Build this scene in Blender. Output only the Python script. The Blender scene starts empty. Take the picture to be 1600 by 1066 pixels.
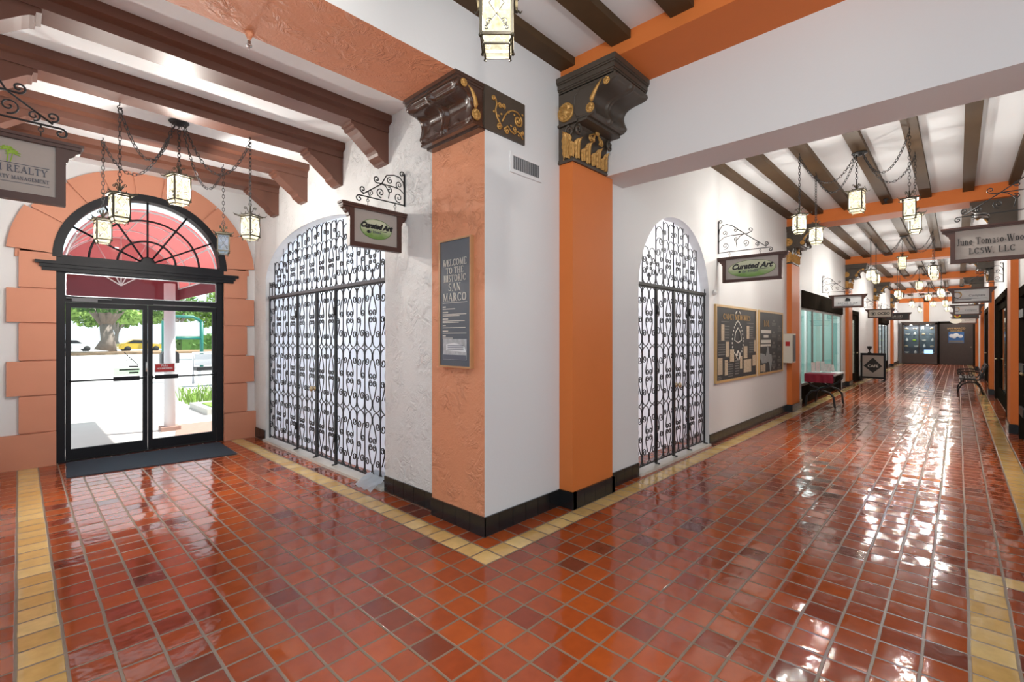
import bpy, bmesh, math, random
from mathutils import Vector, Matrix
random.seed(11)
PI = math.pi
SC = bpy.context.scene
COL = SC.collection

# ------------------------------------------------------------------ camera, world, sun, exposure
cam_d = bpy.data.cameras.new('camera')
cam = bpy.data.objects.new('camera', cam_d)
COL.objects.link(cam)
TH = math.atan(697 / 733.0)
cam.location = (0, 0, 1.55)
cam.rotation_euler = (PI / 2, 0, TH - PI / 2)
cam_d.sensor_width = 36
cam_d.lens = 733 / 1600 * 36
cam_d.shift_y = -6 / 1600
cam_d.clip_start = 0.05
cam_d.clip_end = 500
SC.camera = cam

SC.view_settings.view_transform = 'Standard'
SC.view_settings.look = 'None'
SC.view_settings.gamma = 1
SC.view_settings.exposure = 0.82
SC.view_settings.use_curve_mapping = False

world = bpy.data.worlds.new('world')
SC.world = world
world.use_nodes = True
bg = world.node_tree.nodes['Background']
bg.inputs[0].default_value = (0.80, 0.925, 1.0, 1)
bg.inputs[1].default_value = 0.88

sun_d = bpy.data.lights.new('sun', 'SUN')
sun_d.energy = 5.5
sun_d.angle = 0.02
sun_d.color = (1.0, 0.95, 0.87)
sun = bpy.data.objects.new('sun', sun_d)
sun.rotation_euler = (math.radians(8), math.radians(28), 0)
sun.location = (10, 12, 30)
COL.objects.link(sun)

LANTERN_W = 64.0


def area(name, loc, rot, sx, sy, power, color=(1, 1, 1)):
    d = bpy.data.lights.new(name, 'AREA')
    d.shape = 'RECTANGLE'
    d.size = sx
    d.size_y = sy
    d.energy = power
    d.color = color
    o = bpy.data.objects.new(name, d)
    o.location = loc
    o.rotation_euler = rot
    COL.objects.link(o)
    return o


# lights of the two shops behind the wrought iron gates (ceiling fittings inside those rooms)
area('shop_ceiling_light', (4.6, 5.9, 3.3), (0, 0, 0), 2.5, 3.0, 105, (0.93, 0.96, 1.0))
area('shop_ceiling_light', (6.0, 3.6, 3.3), (0, 0, 0), 3.0, 0.8, 38, (1.0, 0.98, 0.97))


# ------------------------------------------------------------------ materials
def nn(nt, t, **kw):
    n = nt.nodes.new(t)
    for k, v in kw.items():
        setattr(n, k, v)
    return n


def mat(name, col, rough=0.5, metal=0.0, var=0.0, vscale=6.0, bump=0.0, bscale=30.0, bdist=0.01,
        coat=0.0, spec=0.5, emit=None, estr=0.0, detail=4.0, distort=0.0):
    m = bpy.data.materials.new(name)
    m.use_nodes = True
    nt = m.node_tree
    p = nt.nodes['Principled BSDF']
    p.inputs['Base Color'].default_value = (*col, 1)
    p.inputs['Roughness'].default_value = rough
    p.inputs['Metallic'].default_value = metal
    p.inputs['Coat Weight'].default_value = coat
    p.inputs['Coat Roughness'].default_value = 0.08
    p.inputs['Specular IOR Level'].default_value = spec
    if emit:
        p.inputs['Emission Color'].default_value = (*emit, 1)
        p.inputs['Emission Strength'].default_value = estr
    if var or bump:
        tc = nn(nt, 'ShaderNodeNewGeometry')
    if var:
        no = nn(nt, 'ShaderNodeTexNoise')
        no.inputs['Scale'].default_value = vscale
        no.inputs['Detail'].default_value = 5
        nt.links.new(tc.outputs['Position'], no.inputs['Vector'])
        mx = nn(nt, 'ShaderNodeMix', data_type='RGBA')
        mx.inputs[6].default_value = (*[c * (1 - var) for c in col], 1)
        mx.inputs[7].default_value = (*[min(1, c * (1 + var)) for c in col], 1)
        nt.links.new(no.outputs[0], mx.inputs[0])
        nt.links.new(mx.outputs[2], p.inputs['Base Color'])
    if bump:
        no = nn(nt, 'ShaderNodeTexNoise')
        no.inputs['Scale'].default_value = bscale
        no.inputs['Detail'].default_value = detail
        no.inputs['Distortion'].default_value = distort
        nt.links.new(tc.outputs['Position'], no.inputs['Vector'])
        b = nn(nt, 'ShaderNodeBump')
        b.inputs['Strength'].default_value = bump
        b.inputs['Distance'].default_value = bdist
        nt.links.new(no.outputs[0], b.inputs['Height'])
        nt.links.new(b.outputs[0], p.inputs['Normal'])
    return m


def plaster_rough(name, col, rough=0.55):
    """heavily trowelled stucco: short curved ridges"""
    m = mat(name, col, rough)
    nt = m.node_tree
    p = nt.nodes['Principled BSDF']
    g = nn(nt, 'ShaderNodeNewGeometry')
    n1 = nn(nt, 'ShaderNodeTexNoise')
    n1.inputs['Scale'].default_value = 8
    n1.inputs['Detail'].default_value = 3
    n1.inputs['Distortion'].default_value = 1.6
    nt.links.new(g.outputs['Position'], n1.inputs['Vector'])
    r = nn(nt, 'ShaderNodeValToRGB')
    e = r.color_ramp.elements
    e[0].position = 0.40
    e[1].position = 0.62
    r.color_ramp.elements.new(0.52).color = (0.75, 0.75, 0.75, 1)
    e2 = r.color_ramp.elements.new(0.545)
    e2.color = (0.25, 0.25, 0.25, 1)
    nt.links.new(n1.outputs[0], r.inputs[0])
    n2 = nn(nt, 'ShaderNodeTexNoise')
    n2.inputs['Scale'].default_value = 60
    n2.inputs['Detail'].default_value = 3
    nt.links.new(g.outputs['Position'], n2.inputs['Vector'])
    ad = nn(nt, 'ShaderNodeMath', operation='MULTIPLY_ADD')
    ad.inputs[1].default_value = 0.35
    nt.links.new(n2.outputs[0], ad.inputs[0])
    n3 = nn(nt, 'ShaderNodeTexNoise')
    n3.inputs['Scale'].default_value = 4.5
    nt.links.new(g.outputs['Position'], n3.inputs['Vector'])
    mk = nn(nt, 'ShaderNodeMapRange')
    mk.inputs[1].default_value = 0.42
    mk.inputs[2].default_value = 0.6
    nt.links.new(n3.outputs[0], mk.inputs[0])
    mm = nn(nt, 'ShaderNodeMath', operation='MULTIPLY')
    nt.links.new(r.outputs[0], mm.inputs[0])
    nt.links.new(mk.outputs[0], mm.inputs[1])
    nt.links.new(mm.outputs[0], ad.inputs[2])
    b = nn(nt, 'ShaderNodeBump')
    b.inputs['Strength'].default_value = 0.75
    b.inputs['Distance'].default_value = 0.011
    nt.links.new(ad.outputs[0], b.inputs['Height'])
    nt.links.new(b.outputs[0], p.inputs['Normal'])
    return m


M = {}
M['white'] = mat('white_paint', (0.72, 0.72, 0.725), 0.6, bump=0.12, bscale=45, bdist=0.006)
M['white_rough'] = plaster_rough('white_stucco', (0.74, 0.74, 0.735))
M['ceil'] = mat('ceiling_white_dimmed', (0.70, 0.72, 0.74), 0.7)  # white darkened to tame the lantern-lit corridor ceiling
M['ceil_hall'] = mat('hall_ceiling_white_lit', (0.88, 0.89, 0.90), 0.7)  # same ceiling white kept lighter; the hall's brightness is put into it
M['orange'] = mat('orange_paint', (0.64, 0.175, 0.038), 0.6, spec=0.3, bump=0.1, bscale=45, bdist=0.006, var=0.05, vscale=3)
M['orange_rough'] = plaster_rough('orange_stucco_daylit', (0.68, 0.28, 0.145))  # corridor orange, paled for the hall's cool daylight
M['orange_smooth'] = mat('orange_surround_daylit', (0.60, 0.255, 0.155), 0.6, var=0.05, vscale=3)  # same orange paint; the hall's white light is put into its tone
M['wood_red'] = mat('red_brown_beam', (0.135, 0.052, 0.032), 0.42, var=0.15, vscale=5)
M['wood_joist'] = mat('joist_brown', (0.075, 0.042, 0.018), 0.6, var=0.2, vscale=4, spec=0.25)
M['wood_sign'] = mat('sign_brown', (0.075, 0.028, 0.019), 0.4, var=0.15, vscale=8)
M['capital'] = mat('capital_dark', (0.070, 0.053, 0.039), 0.45, var=0.15, vscale=8)
M['capital_gloss'] = mat('capital_glossy', (0.060, 0.028, 0.018), 0.26, var=0.2, vscale=8, coat=0.8)
M['gold'] = mat('gold_leaf', (0.50, 0.27, 0.075), 0.42, metal=0.35, var=0.45, vscale=40, bump=0.4, bscale=80, bdist=0.004)
M['iron'] = mat('black_iron', (0.012, 0.012, 0.014), 0.45, var=0.2, vscale=20)
M['iron_grey'] = mat('grey_iron', (0.11, 0.11, 0.12), 0.45)
M['bronze'] = mat('lantern_bronze', (0.055, 0.045, 0.026), 0.45, metal=0.3, var=0.3, vscale=30)
M['black'] = mat('black_frame', (0.007, 0.007, 0.010), 0.5, spec=0.3)
M['tile_black'] = mat('black_base_tile', (0.012, 0.012, 0.013), 0.22, var=0.3, vscale=15, bump=0.1, bscale=20, bdist=0.01)
M['grout'] = mat('base_grout', (0.11, 0.11, 0.11), 0.8)
M['marble'] = mat('sill_stone', (0.62, 0.6, 0.54), 0.25, var=0.12, vscale=9)
M['brass'] = mat('brass_knob', (0.55, 0.45, 0.28), 0.3, metal=0.9)
M['chrome'] = mat('chrome', (0.6, 0.6, 0.6), 0.25, metal=0.9)
M['mat_blue'] = mat('mat_blue', (0.018, 0.032, 0.05), 0.9, var=0.35, vscale=60, bump=0.8, bscale=220, bdist=0.006)
M['sign_face'] = mat('sign_face_grey', (0.42, 0.37, 0.335), 0.55, var=0.04, vscale=60)
M['sign_white'] = mat('sign_face_white', (0.72, 0.74, 0.76), 0.5)
M['ink'] = mat('sign_ink', (0.015, 0.014, 0.015), 0.5)
M['ink_grey'] = mat('sign_ink_grey', (0.11, 0.12, 0.16), 0.5)
M['slate'] = mat('panel_slate', (0.085, 0.10, 0.125), 0.5)
M['cream_ink'] = mat('cream_ink', (0.66, 0.63, 0.57), 0.5)
M['tan_ink'] = mat('tan_ink', (0.48, 0.30, 0.12), 0.5)
M['frame_wood'] = mat('oak_frame', (0.52, 0.27, 0.12), 0.45, var=0.15, vscale=12)
M['frame_gold'] = mat('gilt_frame', (0.58, 0.38, 0.16), 0.4, var=0.1, vscale=12)
M['board_dark'] = mat('board_charcoal', (0.035, 0.035, 0.037), 0.55, var=0.2, vscale=5)
M['print_grey'] = mat('print_grey', (0.16, 0.155, 0.145), 0.6, var=0.5, vscale=60)
M['photo_sepia'] = mat('photo_sepia', (0.50, 0.40, 0.28), 0.5, var=0.6, vscale=45)
M['photo_light'] = mat('photo_light', (0.42, 0.43, 0.45), 0.5, var=0.6, vscale=25)
M['statue_grey'] = mat('print_statue', (0.27, 0.29, 0.29), 0.6, var=0.2, vscale=30)
M['leaf_green'] = mat('emblem_green', (0.28, 0.46, 0.03), 0.5)
M['white_gloss'] = mat('white_enamel', (0.75, 0.75, 0.74), 0.35)
M['vent_dark'] = mat('vent_dark', (0.10, 0.10, 0.11), 0.6)
M['cream'] = mat('cream_box', (0.66, 0.62, 0.53), 0.45)
M['red'] = mat('red_label', (0.42, 0.02, 0.02), 0.45)
M['cloth_red'] = mat('burgundy_cloth', (0.25, 0.012, 0.035), 0.75, var=0.2, vscale=30)
M['paper'] = mat('paper', (0.72, 0.68, 0.66), 0.6, var=0.35, vscale=30)
M['store_dark'] = mat('storefront_dark', (0.022, 0.018, 0.014), 0.9, var=0.25, vscale=4, spec=0.0)
M['store_grey'] = mat('storefront_greige', (0.17, 0.155, 0.135), 0.5)
M['curtain'] = mat('teal_interior', (0.27, 0.44, 0.41), 0.6, var=0.12, vscale=2)
M['case_brown'] = mat('case_brown', (0.045, 0.028, 0.022), 0.4, var=0.2, vscale=5)
M['case_back'] = mat('case_back', (0.10, 0.12, 0.16), 0.6, var=0.4, vscale=3)
M['blue'] = mat('blue_print', (0.03, 0.12, 0.32), 0.5)
M['picture_glow'] = mat('glowing_picture', (0.3, 0.5, 0.7), 0.3, emit=(0.35, 0.6, 0.9), estr=1.0)  # blue picture in the display case, brightness put in as glow
M['lamp_white'] = mat('case_downlight', (1, 1, 1), 0.4, emit=(1.0, 0.93, 0.8), estr=6.0)
M['paving'] = mat('paving', (0.52, 0.50, 0.47), 0.85, var=0.12, vscale=2)
M['road'] = mat('asphalt', (0.50, 0.50, 0.50), 0.9, var=0.08, vscale=1)
M['brick'] = mat('brick_paving', (0.36, 0.22, 0.18), 0.85, var=0.25, vscale=12)
M['kerb'] = mat('kerb_stone', (0.55, 0.54, 0.50), 0.85)
M['soil'] = mat('mulch', (0.30, 0.20, 0.12), 0.95, var=0.3, vscale=8)
M['lawn'] = mat('lawn', (0.20, 0.36, 0.06), 0.9, var=0.3, vscale=10)
M['leaf'] = mat('foliage', (0.085, 0.20, 0.035), 0.7, var=0.5, vscale=3)
M['leaf_light'] = mat('foliage_light', (0.22, 0.36, 0.07), 0.7, var=0.4, vscale=3)
M['bark'] = mat('bark', (0.27, 0.23, 0.20), 0.9, var=0.3, vscale=4)
M['car_white'] = mat('car_white', (0.75, 0.76, 0.78), 0.25, coat=0.6)
M['car_yellow'] = mat('car_yellow', (0.75, 0.50, 0.03), 0.25, coat=0.6)
M['car_silver'] = mat('car_silver', (0.40, 0.42, 0.45), 0.25, coat=0.6)
M['car_glass'] = mat('car_glass', (0.02, 0.025, 0.03), 0.1)
M['tyre'] = mat('tyre', (0.02, 0.02, 0.02), 0.8)
M['green_steel'] = mat('green_steel', (0.012, 0.16, 0.13), 0.4)
M['column_white'] = mat('column_white', (0.70, 0.70, 0.73), 0.45)
M['sand'] = mat('hall_beige', (0.55, 0.50, 0.42), 0.8)


def translucent(name, col, amount=0.6, rough=0.5):
    m = mat(name, col, rough)
    nt = m.node_tree
    p = nt.nodes['Principled BSDF']
    out = nt.nodes['Material Output']
    t = nn(nt, 'ShaderNodeBsdfTranslucent')
    t.inputs[0].default_value = (*col, 1)
    mx = nn(nt, 'ShaderNodeMixShader')
    mx.inputs[0].default_value = amount
    nt.links.new(p.outputs[0], mx.inputs[1])
    nt.links.new(t.outputs[0], mx.inputs[2])
    nt.links.new(mx.outputs[0], out.inputs[0])
    return m


M['sheet'] = translucent('plastic_sheet', (0.74, 0.83, 0.92), 0.55, 0.3)
M['sheet_white'] = translucent('white_curtain', (0.82, 0.86, 0.91), 0.5, 0.6)
M['awning'] = translucent('red_awning', (0.52, 0.13, 0.13), 0.5, 0.6)
M['awning_dark'] = mat('awning_valance', (0.16, 0.020, 0.035), 0.7, var=0.2, vscale=4)


def glass(name, tint=(1, 1, 1), refl=0.08, ior=1.35):
    m = bpy.data.materials.new(name)
    m.use_nodes = True
    nt = m.node_tree
    nt.nodes.remove(nt.nodes['Principled BSDF'])
    out = nt.nodes['Material Output']
    t = nn(nt, 'ShaderNodeBsdfTransparent')
    t.inputs[0].default_value = (*tint, 1)
    g = nn(nt, 'ShaderNodeBsdfGlossy')
    g.inputs['Roughness'].default_value = 0.02
    f = nn(nt, 'ShaderNodeFresnel')
    f.inputs[0].default_value = ior
    mx = nn(nt, 'ShaderNodeMixShader')
    ge = nn(nt, 'ShaderNodeNewGeometry')
    inv = nn(nt, 'ShaderNodeMath', operation='SUBTRACT')
    inv.inputs[0].default_value = 1.0
    nt.links.new(ge.outputs['Backfacing'], inv.inputs[1])
    ff = nn(nt, 'ShaderNodeMath', operation='MULTIPLY')
    nt.links.new(f.outputs[0], ff.inputs[0])
    nt.links.new(inv.outputs[0], ff.inputs[1])
    nt.links.new(ff.outputs[0], mx.inputs[0])
    nt.links.new(t.outputs[0], mx.inputs[1])
    nt.links.new(g.outputs[0], mx.inputs[2])
    nt.links.new(mx.outputs[0], out.inputs[0])
    return m


M['glass'] = glass('door_glass', (0.97, 0.98, 0.98))
M['decal'] = glass('decal_film', (0.72, 0.84, 0.70))
M['store_glass'] = glass('shop_glass', (0.90, 0.97, 0.96), ior=1.12)


def lantern_glass(name, col, strength, trans):
    """frosted leaded glass: lets part of the bulb's light straight through and glows itself"""
    m = bpy.data.materials.new(name)
    m.use_nodes = True
    nt = m.node_tree
    nt.nodes.remove(nt.nodes['Principled BSDF'])
    out = nt.nodes['Material Output']
    tc = nn(nt, 'ShaderNodeTexCoord')
    no = nn(nt, 'ShaderNodeTexNoise')
    no.inputs['Scale'].default_value = 45
    no.inputs['Detail'].default_value = 3
    nt.links.new(tc.outputs['Object'], no.inputs['Vector'])
    rp = nn(nt, 'ShaderNodeValToRGB')
    rp.color_ramp.elements[0].position = 0.35
    rp.color_ramp.elements[0].color = (col[0] * .66, col[1] * .64, col[2] * .5, 1)
    rp.color_ramp.elements[1].position = 0.6
    rp.color_ramp.elements[1].color = (*col, 1)
    nt.links.new(no.outputs[0], rp.inputs[0])
    e = nn(nt, 'ShaderNodeEmission')
    e.inputs[1].default_value = strength
    nt.links.new(rp.outputs[0], e.inputs[0])
    t = nn(nt, 'ShaderNodeBsdfTransparent')
    mx = nn(nt, 'ShaderNodeMixShader')
    mx.inputs[0].default_value = trans
    nt.links.new(e.outputs[0], mx.inputs[1])
    nt.links.new(t.outputs[0], mx.inputs[2])
    nt.links.new(mx.outputs[0], out.inputs[0])
    return m


M['lantern_warm'] = lantern_glass('lantern_glass_lit', (1.0, 0.90, 0.62), 0.98, 0.38)
M['lantern_dim'] = lantern_glass('lantern_glass_blue_glow', (0.62, 0.74, 0.92), 0.42, 0.4)  # lantern without a bulb: a faint blue glow is put into its panes


class E:
    """tiny expression builder for shader maths"""
    def __init__(s, nt, sock):
        s.nt, s.k = nt, sock

    def op(s, o, b=None, c=None, rev=False):
        n = s.nt.nodes.new('ShaderNodeMath')
        n.operation = o
        ins = [s, b, c]
        if rev:
            ins[0], ins[1] = b, s
        for i, x in enumerate(ins):
            if x is None:
                continue
            if isinstance(x, E):
                s.nt.links.new(x.k, n.inputs[i])
            else:
                n.inputs[i].default_value = x
        return E(s.nt, n.outputs[0])

    def __add__(s, b): return s.op('ADD', b)
    def __sub__(s, b): return s.op('SUBTRACT', b)
    def __mul__(s, b): return s.op('MULTIPLY', b)
    def floor(s): return s.op('FLOOR')
    def fract(s): return s.op('FRACT')
    def ge(s, b): return s.op('GREATER_THAN', b - 0.5)
    def le(s, b): return s.op('LESS_THAN', b + 0.5)
    def eq(s, b): return s.op('COMPARE', b, 0.4)
    def mx(s, b): return s.op('MAXIMUM', b)
    def mn(s, b): return s.op('MINIMUM', b)


def floor_material():
    m = bpy.data.materials.new('glazed_quarry_tile')
    m.use_nodes = True
    nt = m.node_tree
    L = nt.links.new
    p = nt.nodes['Principled BSDF']
    g = nn(nt, 'ShaderNodeNewGeometry')
    # hand-laid irregularity of the joints
    wn = nn(nt, 'ShaderNodeTexNoise')
    wn.inputs['Scale'].default_value = 3.5
    wn.inputs['Detail'].default_value = 2
    L(g.outputs['Position'], wn.inputs['Vector'])
    sp = nn(nt, 'ShaderNodeSeparateXYZ')
    L(g.outputs['Position'], sp.inputs[0])
    sn = nn(nt, 'ShaderNodeSeparateColor')
    L(wn.outputs['Color'], sn.inputs[0])
    x = E(nt, sp.outputs[0]) + (E(nt, sn.outputs[0]) - 0.5) * 0.013
    y = E(nt, sp.outputs[1]) + (E(nt, sn.outputs[1]) - 0.5) * 0.013
    P = 0.169
    u = (x - 2.355) * (1 / P)
    v = (y - 2.494) * (1 / P)
    i, j = u.floor(), v.floor()
    fu, fv = u.fract(), v.fract()
    du = fu.mn(fu.op('SUBTRACT', 1.0, rev=True))
    dv = fv.mn(fv.op('SUBTRACT', 1.0, rev=True))
    d = du.mn(dv)
    ss = nn(nt, 'ShaderNodeMapRange', interpolation_type='SMOOTHSTEP')
    ss.inputs[1].default_value = 0.026
    ss.inputs[2].default_value = 0.055
    L(d.k, ss.inputs[0])
    tile = E(nt, ss.outputs[0])
    yl = j.eq(-1) * i.ge(-1)
    yl = yl.mx(i.eq(-1) * j.ge(-1))
    yl = yl.mx(i.eq(-14) * j.ge(-1))
    yl = yl.mx(j.eq(-1) * i.le(-14))
    yl = yl.mx(j.eq(-18) * i.ge(12))
    yl = yl.mx(j.eq(-16) * i.le(11))
    yl = yl.mx(i.eq(11) * j.le(-16))
    yl = yl.mx(i.op('COMPARE', 145, 1.4) * j.ge(-11) * j.le(-6))
    cv = nn(nt, 'ShaderNodeCombineXYZ')
    L(i.k, cv.inputs[0])
    L(j.k, cv.inputs[1])
    wh = nn(nt, 'ShaderNodeTexWhiteNoise', noise_dimensions='2D')
    L(cv.outputs[0], wh.inputs['Vector'])
    rr = nn(nt, 'ShaderNodeSeparateColor')
    L(wh.outputs['Color'], rr.inputs[0])
    red = nn(nt, 'ShaderNodeValToRGB')
    el = red.color_ramp.elements
    el[0].position = 0.0
    el[0].color = (0.13, 0.030, 0.018, 1)
    el[1].position = 1.0
    el[1].color = (0.38, 0.074, 0.013, 1)
    for pos, c in ((0.08, (0.22, 0.036, 0.012, 1)), (0.22, (0.27, 0.046, 0.012, 1)), (0.75, (0.335, 0.062, 0.012, 1))):
        el.new(pos).color = c
    L(wh.outputs['Value'], red.inputs[0])
    yel = nn(nt, 'ShaderNodeValToRGB')
    yel.color_ramp.elements[0].color = (0.55, 0.33, 0.10, 1)
    yel.color_ramp.elements[1].color = (0.72, 0.52, 0.22, 1)
    L(rr.outputs[1], yel.inputs[0])
    # soft cloudiness inside each tile
    cn = nn(nt, 'ShaderNodeTexNoise')
    cn.inputs['Scale'].default_value = 14
    cn.inputs['Detail'].default_value = 4
    L(g.outputs['Position'], cn.inputs['Vector'])
    m1 = nn(nt, 'ShaderNodeMix', data_type='RGBA')
    L(yl.k, m1.inputs[0])
    L(red.outputs[0], m1.inputs[6])
    L(yel.outputs[0], m1.inputs[7])
    m2 = nn(nt, 'ShaderNodeMix', data_type='RGBA', blend_type='MULTIPLY')
    m2.inputs[0].default_value = 0.5
    L(m1.outputs[2], m2.inputs[6])
    L((E(nt, cn.outputs[0]) * 0.9 + 0.5).k, m2.inputs[7])
    gr = nn(nt, 'ShaderNodeMix', data_type='RGBA')
    gr.inputs[6].default_value = (0.20, 0.145, 0.10, 1)
    L(tile.k, gr.inputs[0])
    L(m2.outputs[2], gr.inputs[7])
    L(gr.outputs[2], p.inputs['Base Color'])
    ro = nn(nt, 'ShaderNodeMapRange')
    ro.inputs[3].default_value = 0.38
    ro.inputs[4].default_value = 0.10
    L(tile.k, ro.inputs[0])
    L(ro.outputs[0], p.inputs['Roughness'])
    p.inputs['Specular IOR Level'].default_value = 0.55
    # height: recessed joints, each tile slightly tipped, gentle ripple of the glaze
    tipx = (E(nt, rr.outputs[0]) - 0.5) * (fu - 0.5)
    tipy = (E(nt, rr.outputs[2]) - 0.5) * (fv - 0.5)
    rn = nn(nt, 'ShaderNodeTexNoise')
    rn.inputs['Scale'].default_value = 16
    rn.inputs['Detail'].default_value = 1.5
    L(g.outputs['Position'], rn.inputs['Vector'])
    h = tile * 1.2 + (tipx + tipy) * 4.0 + E(nt, rn.outputs[0]) * .7
    # pillowed tile edges
    pil = (du.op('MULTIPLY', 1.0).mn(0.16) + dv.mn(0.16)) * 1.3
    h = h + pil
    b = nn(nt, 'ShaderNodeBump')
    b.inputs['Strength'].default_value = 0.55
    b.inputs['Distance'].default_value = 0.0036
    L(h.k, b.inputs['Height'])
    L(b.outputs[0], p.inputs['Normal'])
    return m


M['floor'] = floor_material()


# ------------------------------------------------------------------ mesh helpers
class MB:
    def __init__(s):
        s.v, s.f, s.mi, s.sm = [], [], [], []

    def add(s, vs, fs, mi=0, smooth=False):
        o = len(s.v)
        s.v += [tuple(p) for p in vs]
        for f in fs:
            s.f.append(tuple(o + i for i in f))
            s.mi.append(mi)
            s.sm.append(smooth)
        return s

    def box(s, x0, x1, y0, y1, z0, z1, mi=0, faces=None):
        """faces: optional dict face -> material index, faces named -x +x -y +y -z +z"""
        vs = [(x0, y0, z0), (x1, y0, z0), (x1, y1, z0), (x0, y1, z0),
              (x0, y0, z1), (x1, y0, z1), (x1, y1, z1), (x0, y1, z1)]
        fs = {'-z': (0, 3, 2, 1), '+z': (4, 5, 6, 7), '-y': (0, 1, 5, 4), '+x': (1, 2, 6, 5), '+y': (2, 3, 7, 6), '-x': (3, 0, 4, 7)}
        for k, f in fs.items():
            s.add([vs[q] for q in f], [(0, 1, 2, 3)], (faces or {}).get(k, mi))
        return s

    def prism(s, poly, axis, a, b, mi=0, smooth=False):
        def P(q, t):
            if axis == 'x':
                return (t, q[0], q[1])
            if axis == 'y':
                return (q[0], t, q[1])
            return (q[0], q[1], t)
        n = len(poly)
        s.add([P(q, a) for q in poly], [tuple(range(n))], mi)
        s.add([P(q, b) for q in poly], [tuple(range(n - 1, -1, -1))], mi)
        for i in range(n):
            k = (i + 1) % n
            s.add([P(poly[i], a), P(poly[k], a), P(poly[k], b), P(poly[i], b)], [(0, 1, 2, 3)], mi, smooth)
        return s

    def tube(s, pts, r, n=6, closed=False, mi=0, smooth=True, rads=None, flat=1.0):
        pts = [Vector(p) for p in pts]
        N = len(pts)
        if N < 2:
            return s
        up = None
        rings = []
        for i, p in enumerate(pts):
            if closed:
                t = pts[(i + 1) % N] - pts[i - 1]
            else:
                t = pts[min(i + 1, N - 1)] - pts[max(i - 1, 0)]
            if t.length < 1e-9:
                t = Vector((0, 0, 1))
            t.normalize()
            if up is None:
                a = Vector((0, 0, 1)) if abs(t.z) < 0.9 else Vector((1, 0, 0))
                up = (a - t * a.dot(t)).normalized()
            else:
                up = up - t * up.dot(t)
                if up.length < 1e-6:
                    up = t.orthogonal()
                up.normalize()
            sd = t.cross(up)
            rr = rads[i] if rads else r
            rings.append([p + up * (rr * math.cos(2 * PI * (k + .5) / n)) + sd * (rr * flat * math.sin(2 * PI * (k + .5) / n)) for k in range(n)])
        o = [v for ring in rings for v in ring]
        fs = []
        for i in range(N if closed else N - 1):
            i2 = (i + 1) % N
            for k in range(n):
                k2 = (k + 1) % n
                fs.append((i * n + k, i * n + k2, i2 * n + k2, i2 * n + k))
        if not closed:
            fs.append(tuple(range(n - 1, -1, -1)))
            fs.append(tuple((N - 1) * n + k for k in range(n)))
        s.add(o, fs, mi, smooth and n > 4)
        return s

    def lathe(s, prof, n=20, c=(0, 0, 0), axis='z', mi=0, smooth=True):
        vs = []
        for r, z in prof:
            for k in range(n):
                a = 2 * PI * k / n
                q = (r * math.cos(a), r * math.sin(a), z)
                if axis == 'x':
                    q = (q[2], q[0], q[1])
                elif axis == 'y':
                    q = (q[0], q[2], q[1])
                vs.append((c[0] + q[0], c[1] + q[1], c[2] + q[2]))
        fs = []
        for i in range(len(prof) - 1):
            for k in range(n):
                k2 = (k + 1) % n
                fs.append((i * n + k, i * n + k2, (i + 1) * n + k2, (i + 1) * n + k))
        fs.append(tuple(range(n)))
        fs.append(tuple((len(prof) - 1) * n + k for k in range(n)))
        s.add(vs, fs, mi, smooth)
        return s

    def ball(s, c, r, n=10, m=6, sc=(1, 1, 1), mi=0):
        vs, fs = [], []
        for i in range(m + 1):
            t = PI * i / m
            for k in range(n):
                a = 2 * PI * k / n
                vs.append((c[0] + r * sc[0] * math.sin(t) * math.cos(a), c[1] + r * sc[1] * math.sin(t) * math.sin(a), c[2] + r * sc[2] * math.cos(t)))
        for i in range(m):
            for k in range(n):
                k2 = (k + 1) % n
                fs.append((i * n + k, i * n + k2, (i + 1) * n + k2, (i + 1) * n + k))
        s.add(vs, fs, mi, True)
        return s

    def quad(s, a, b, c, d, mi=0):
        return s.add([a, b, c, d], [(0, 1, 2, 3)], mi)

    def grid(s, fn, nu, nv, mi=0, smooth=True):
        vs = [fn(i / nu, j / nv) for j in range(nv + 1) for i in range(nu + 1)]
        fs = []
        for j in range(nv):
            for i in range(nu):
                a = j * (nu + 1) + i
                fs.append((a, a + 1, a + nu + 2, a + nu + 1))
        return s.add(vs, fs, mi, smooth)

    def move(s, d):
        s.v = [(a + d[0], b + d[1], c + d[2]) for a, b, c in s.v]
        return s

    def rotz(s, a):
        ca, sa = math.cos(a), math.sin(a)
        s.v = [(x * ca - y * sa, x * sa + y * ca, z) for x, y, z in s.v]
        return s


def build(name, mb, m, parent=None, world=False, weld=True):
    if world and parent is not None:
        l = parent.location.copy()
        q = parent.parent
        while q is not None:
            l += q.location
            q = q.parent
        mb.v = [(a - l[0], b - l[1], c - l[2]) for a, b, c in mb.v]
    me = bpy.data.meshes.new(name)
    me.from_pydata(mb.v, [], mb.f)
    for x in (m if isinstance(m, (list, tuple)) else [m]):
        me.materials.append(x)
    for i, p in enumerate(me.polygons):
        p.material_index = mb.mi[i]
        p.use_smooth = mb.sm[i]
    bm = bmesh.new()
    bm.from_mesh(me)
    if weld:
        bmesh.ops.remove_doubles(bm, verts=bm.verts, dist=1e-5)
    bmesh.ops.recalc_face_normals(bm, faces=bm.faces)
    bm.to_mesh(me)
    bm.free()
    o = bpy.data.objects.new(name, me)
    COL.objects.link(o)
    if parent is not None:
        o.parent = parent
    return o


def tag(o, label, cat, group=None, kind=None):
    if label:
        o['label'] = label
    if cat:
        o['category'] = cat
    if group:
        o['group'] = group
    if kind:
        o['kind'] = kind
    return o


def thing(name, label, cat, loc=(0, 0, 0), rotz=0.0, group=None):
    o = bpy.data.objects.new(name, None)
    o.empty_display_size = 0.1
    o.location = loc
    o.rotation_euler = (0, 0, rotz)
    COL.objects.link(o)
    return tag(o, label, cat, group)


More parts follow.
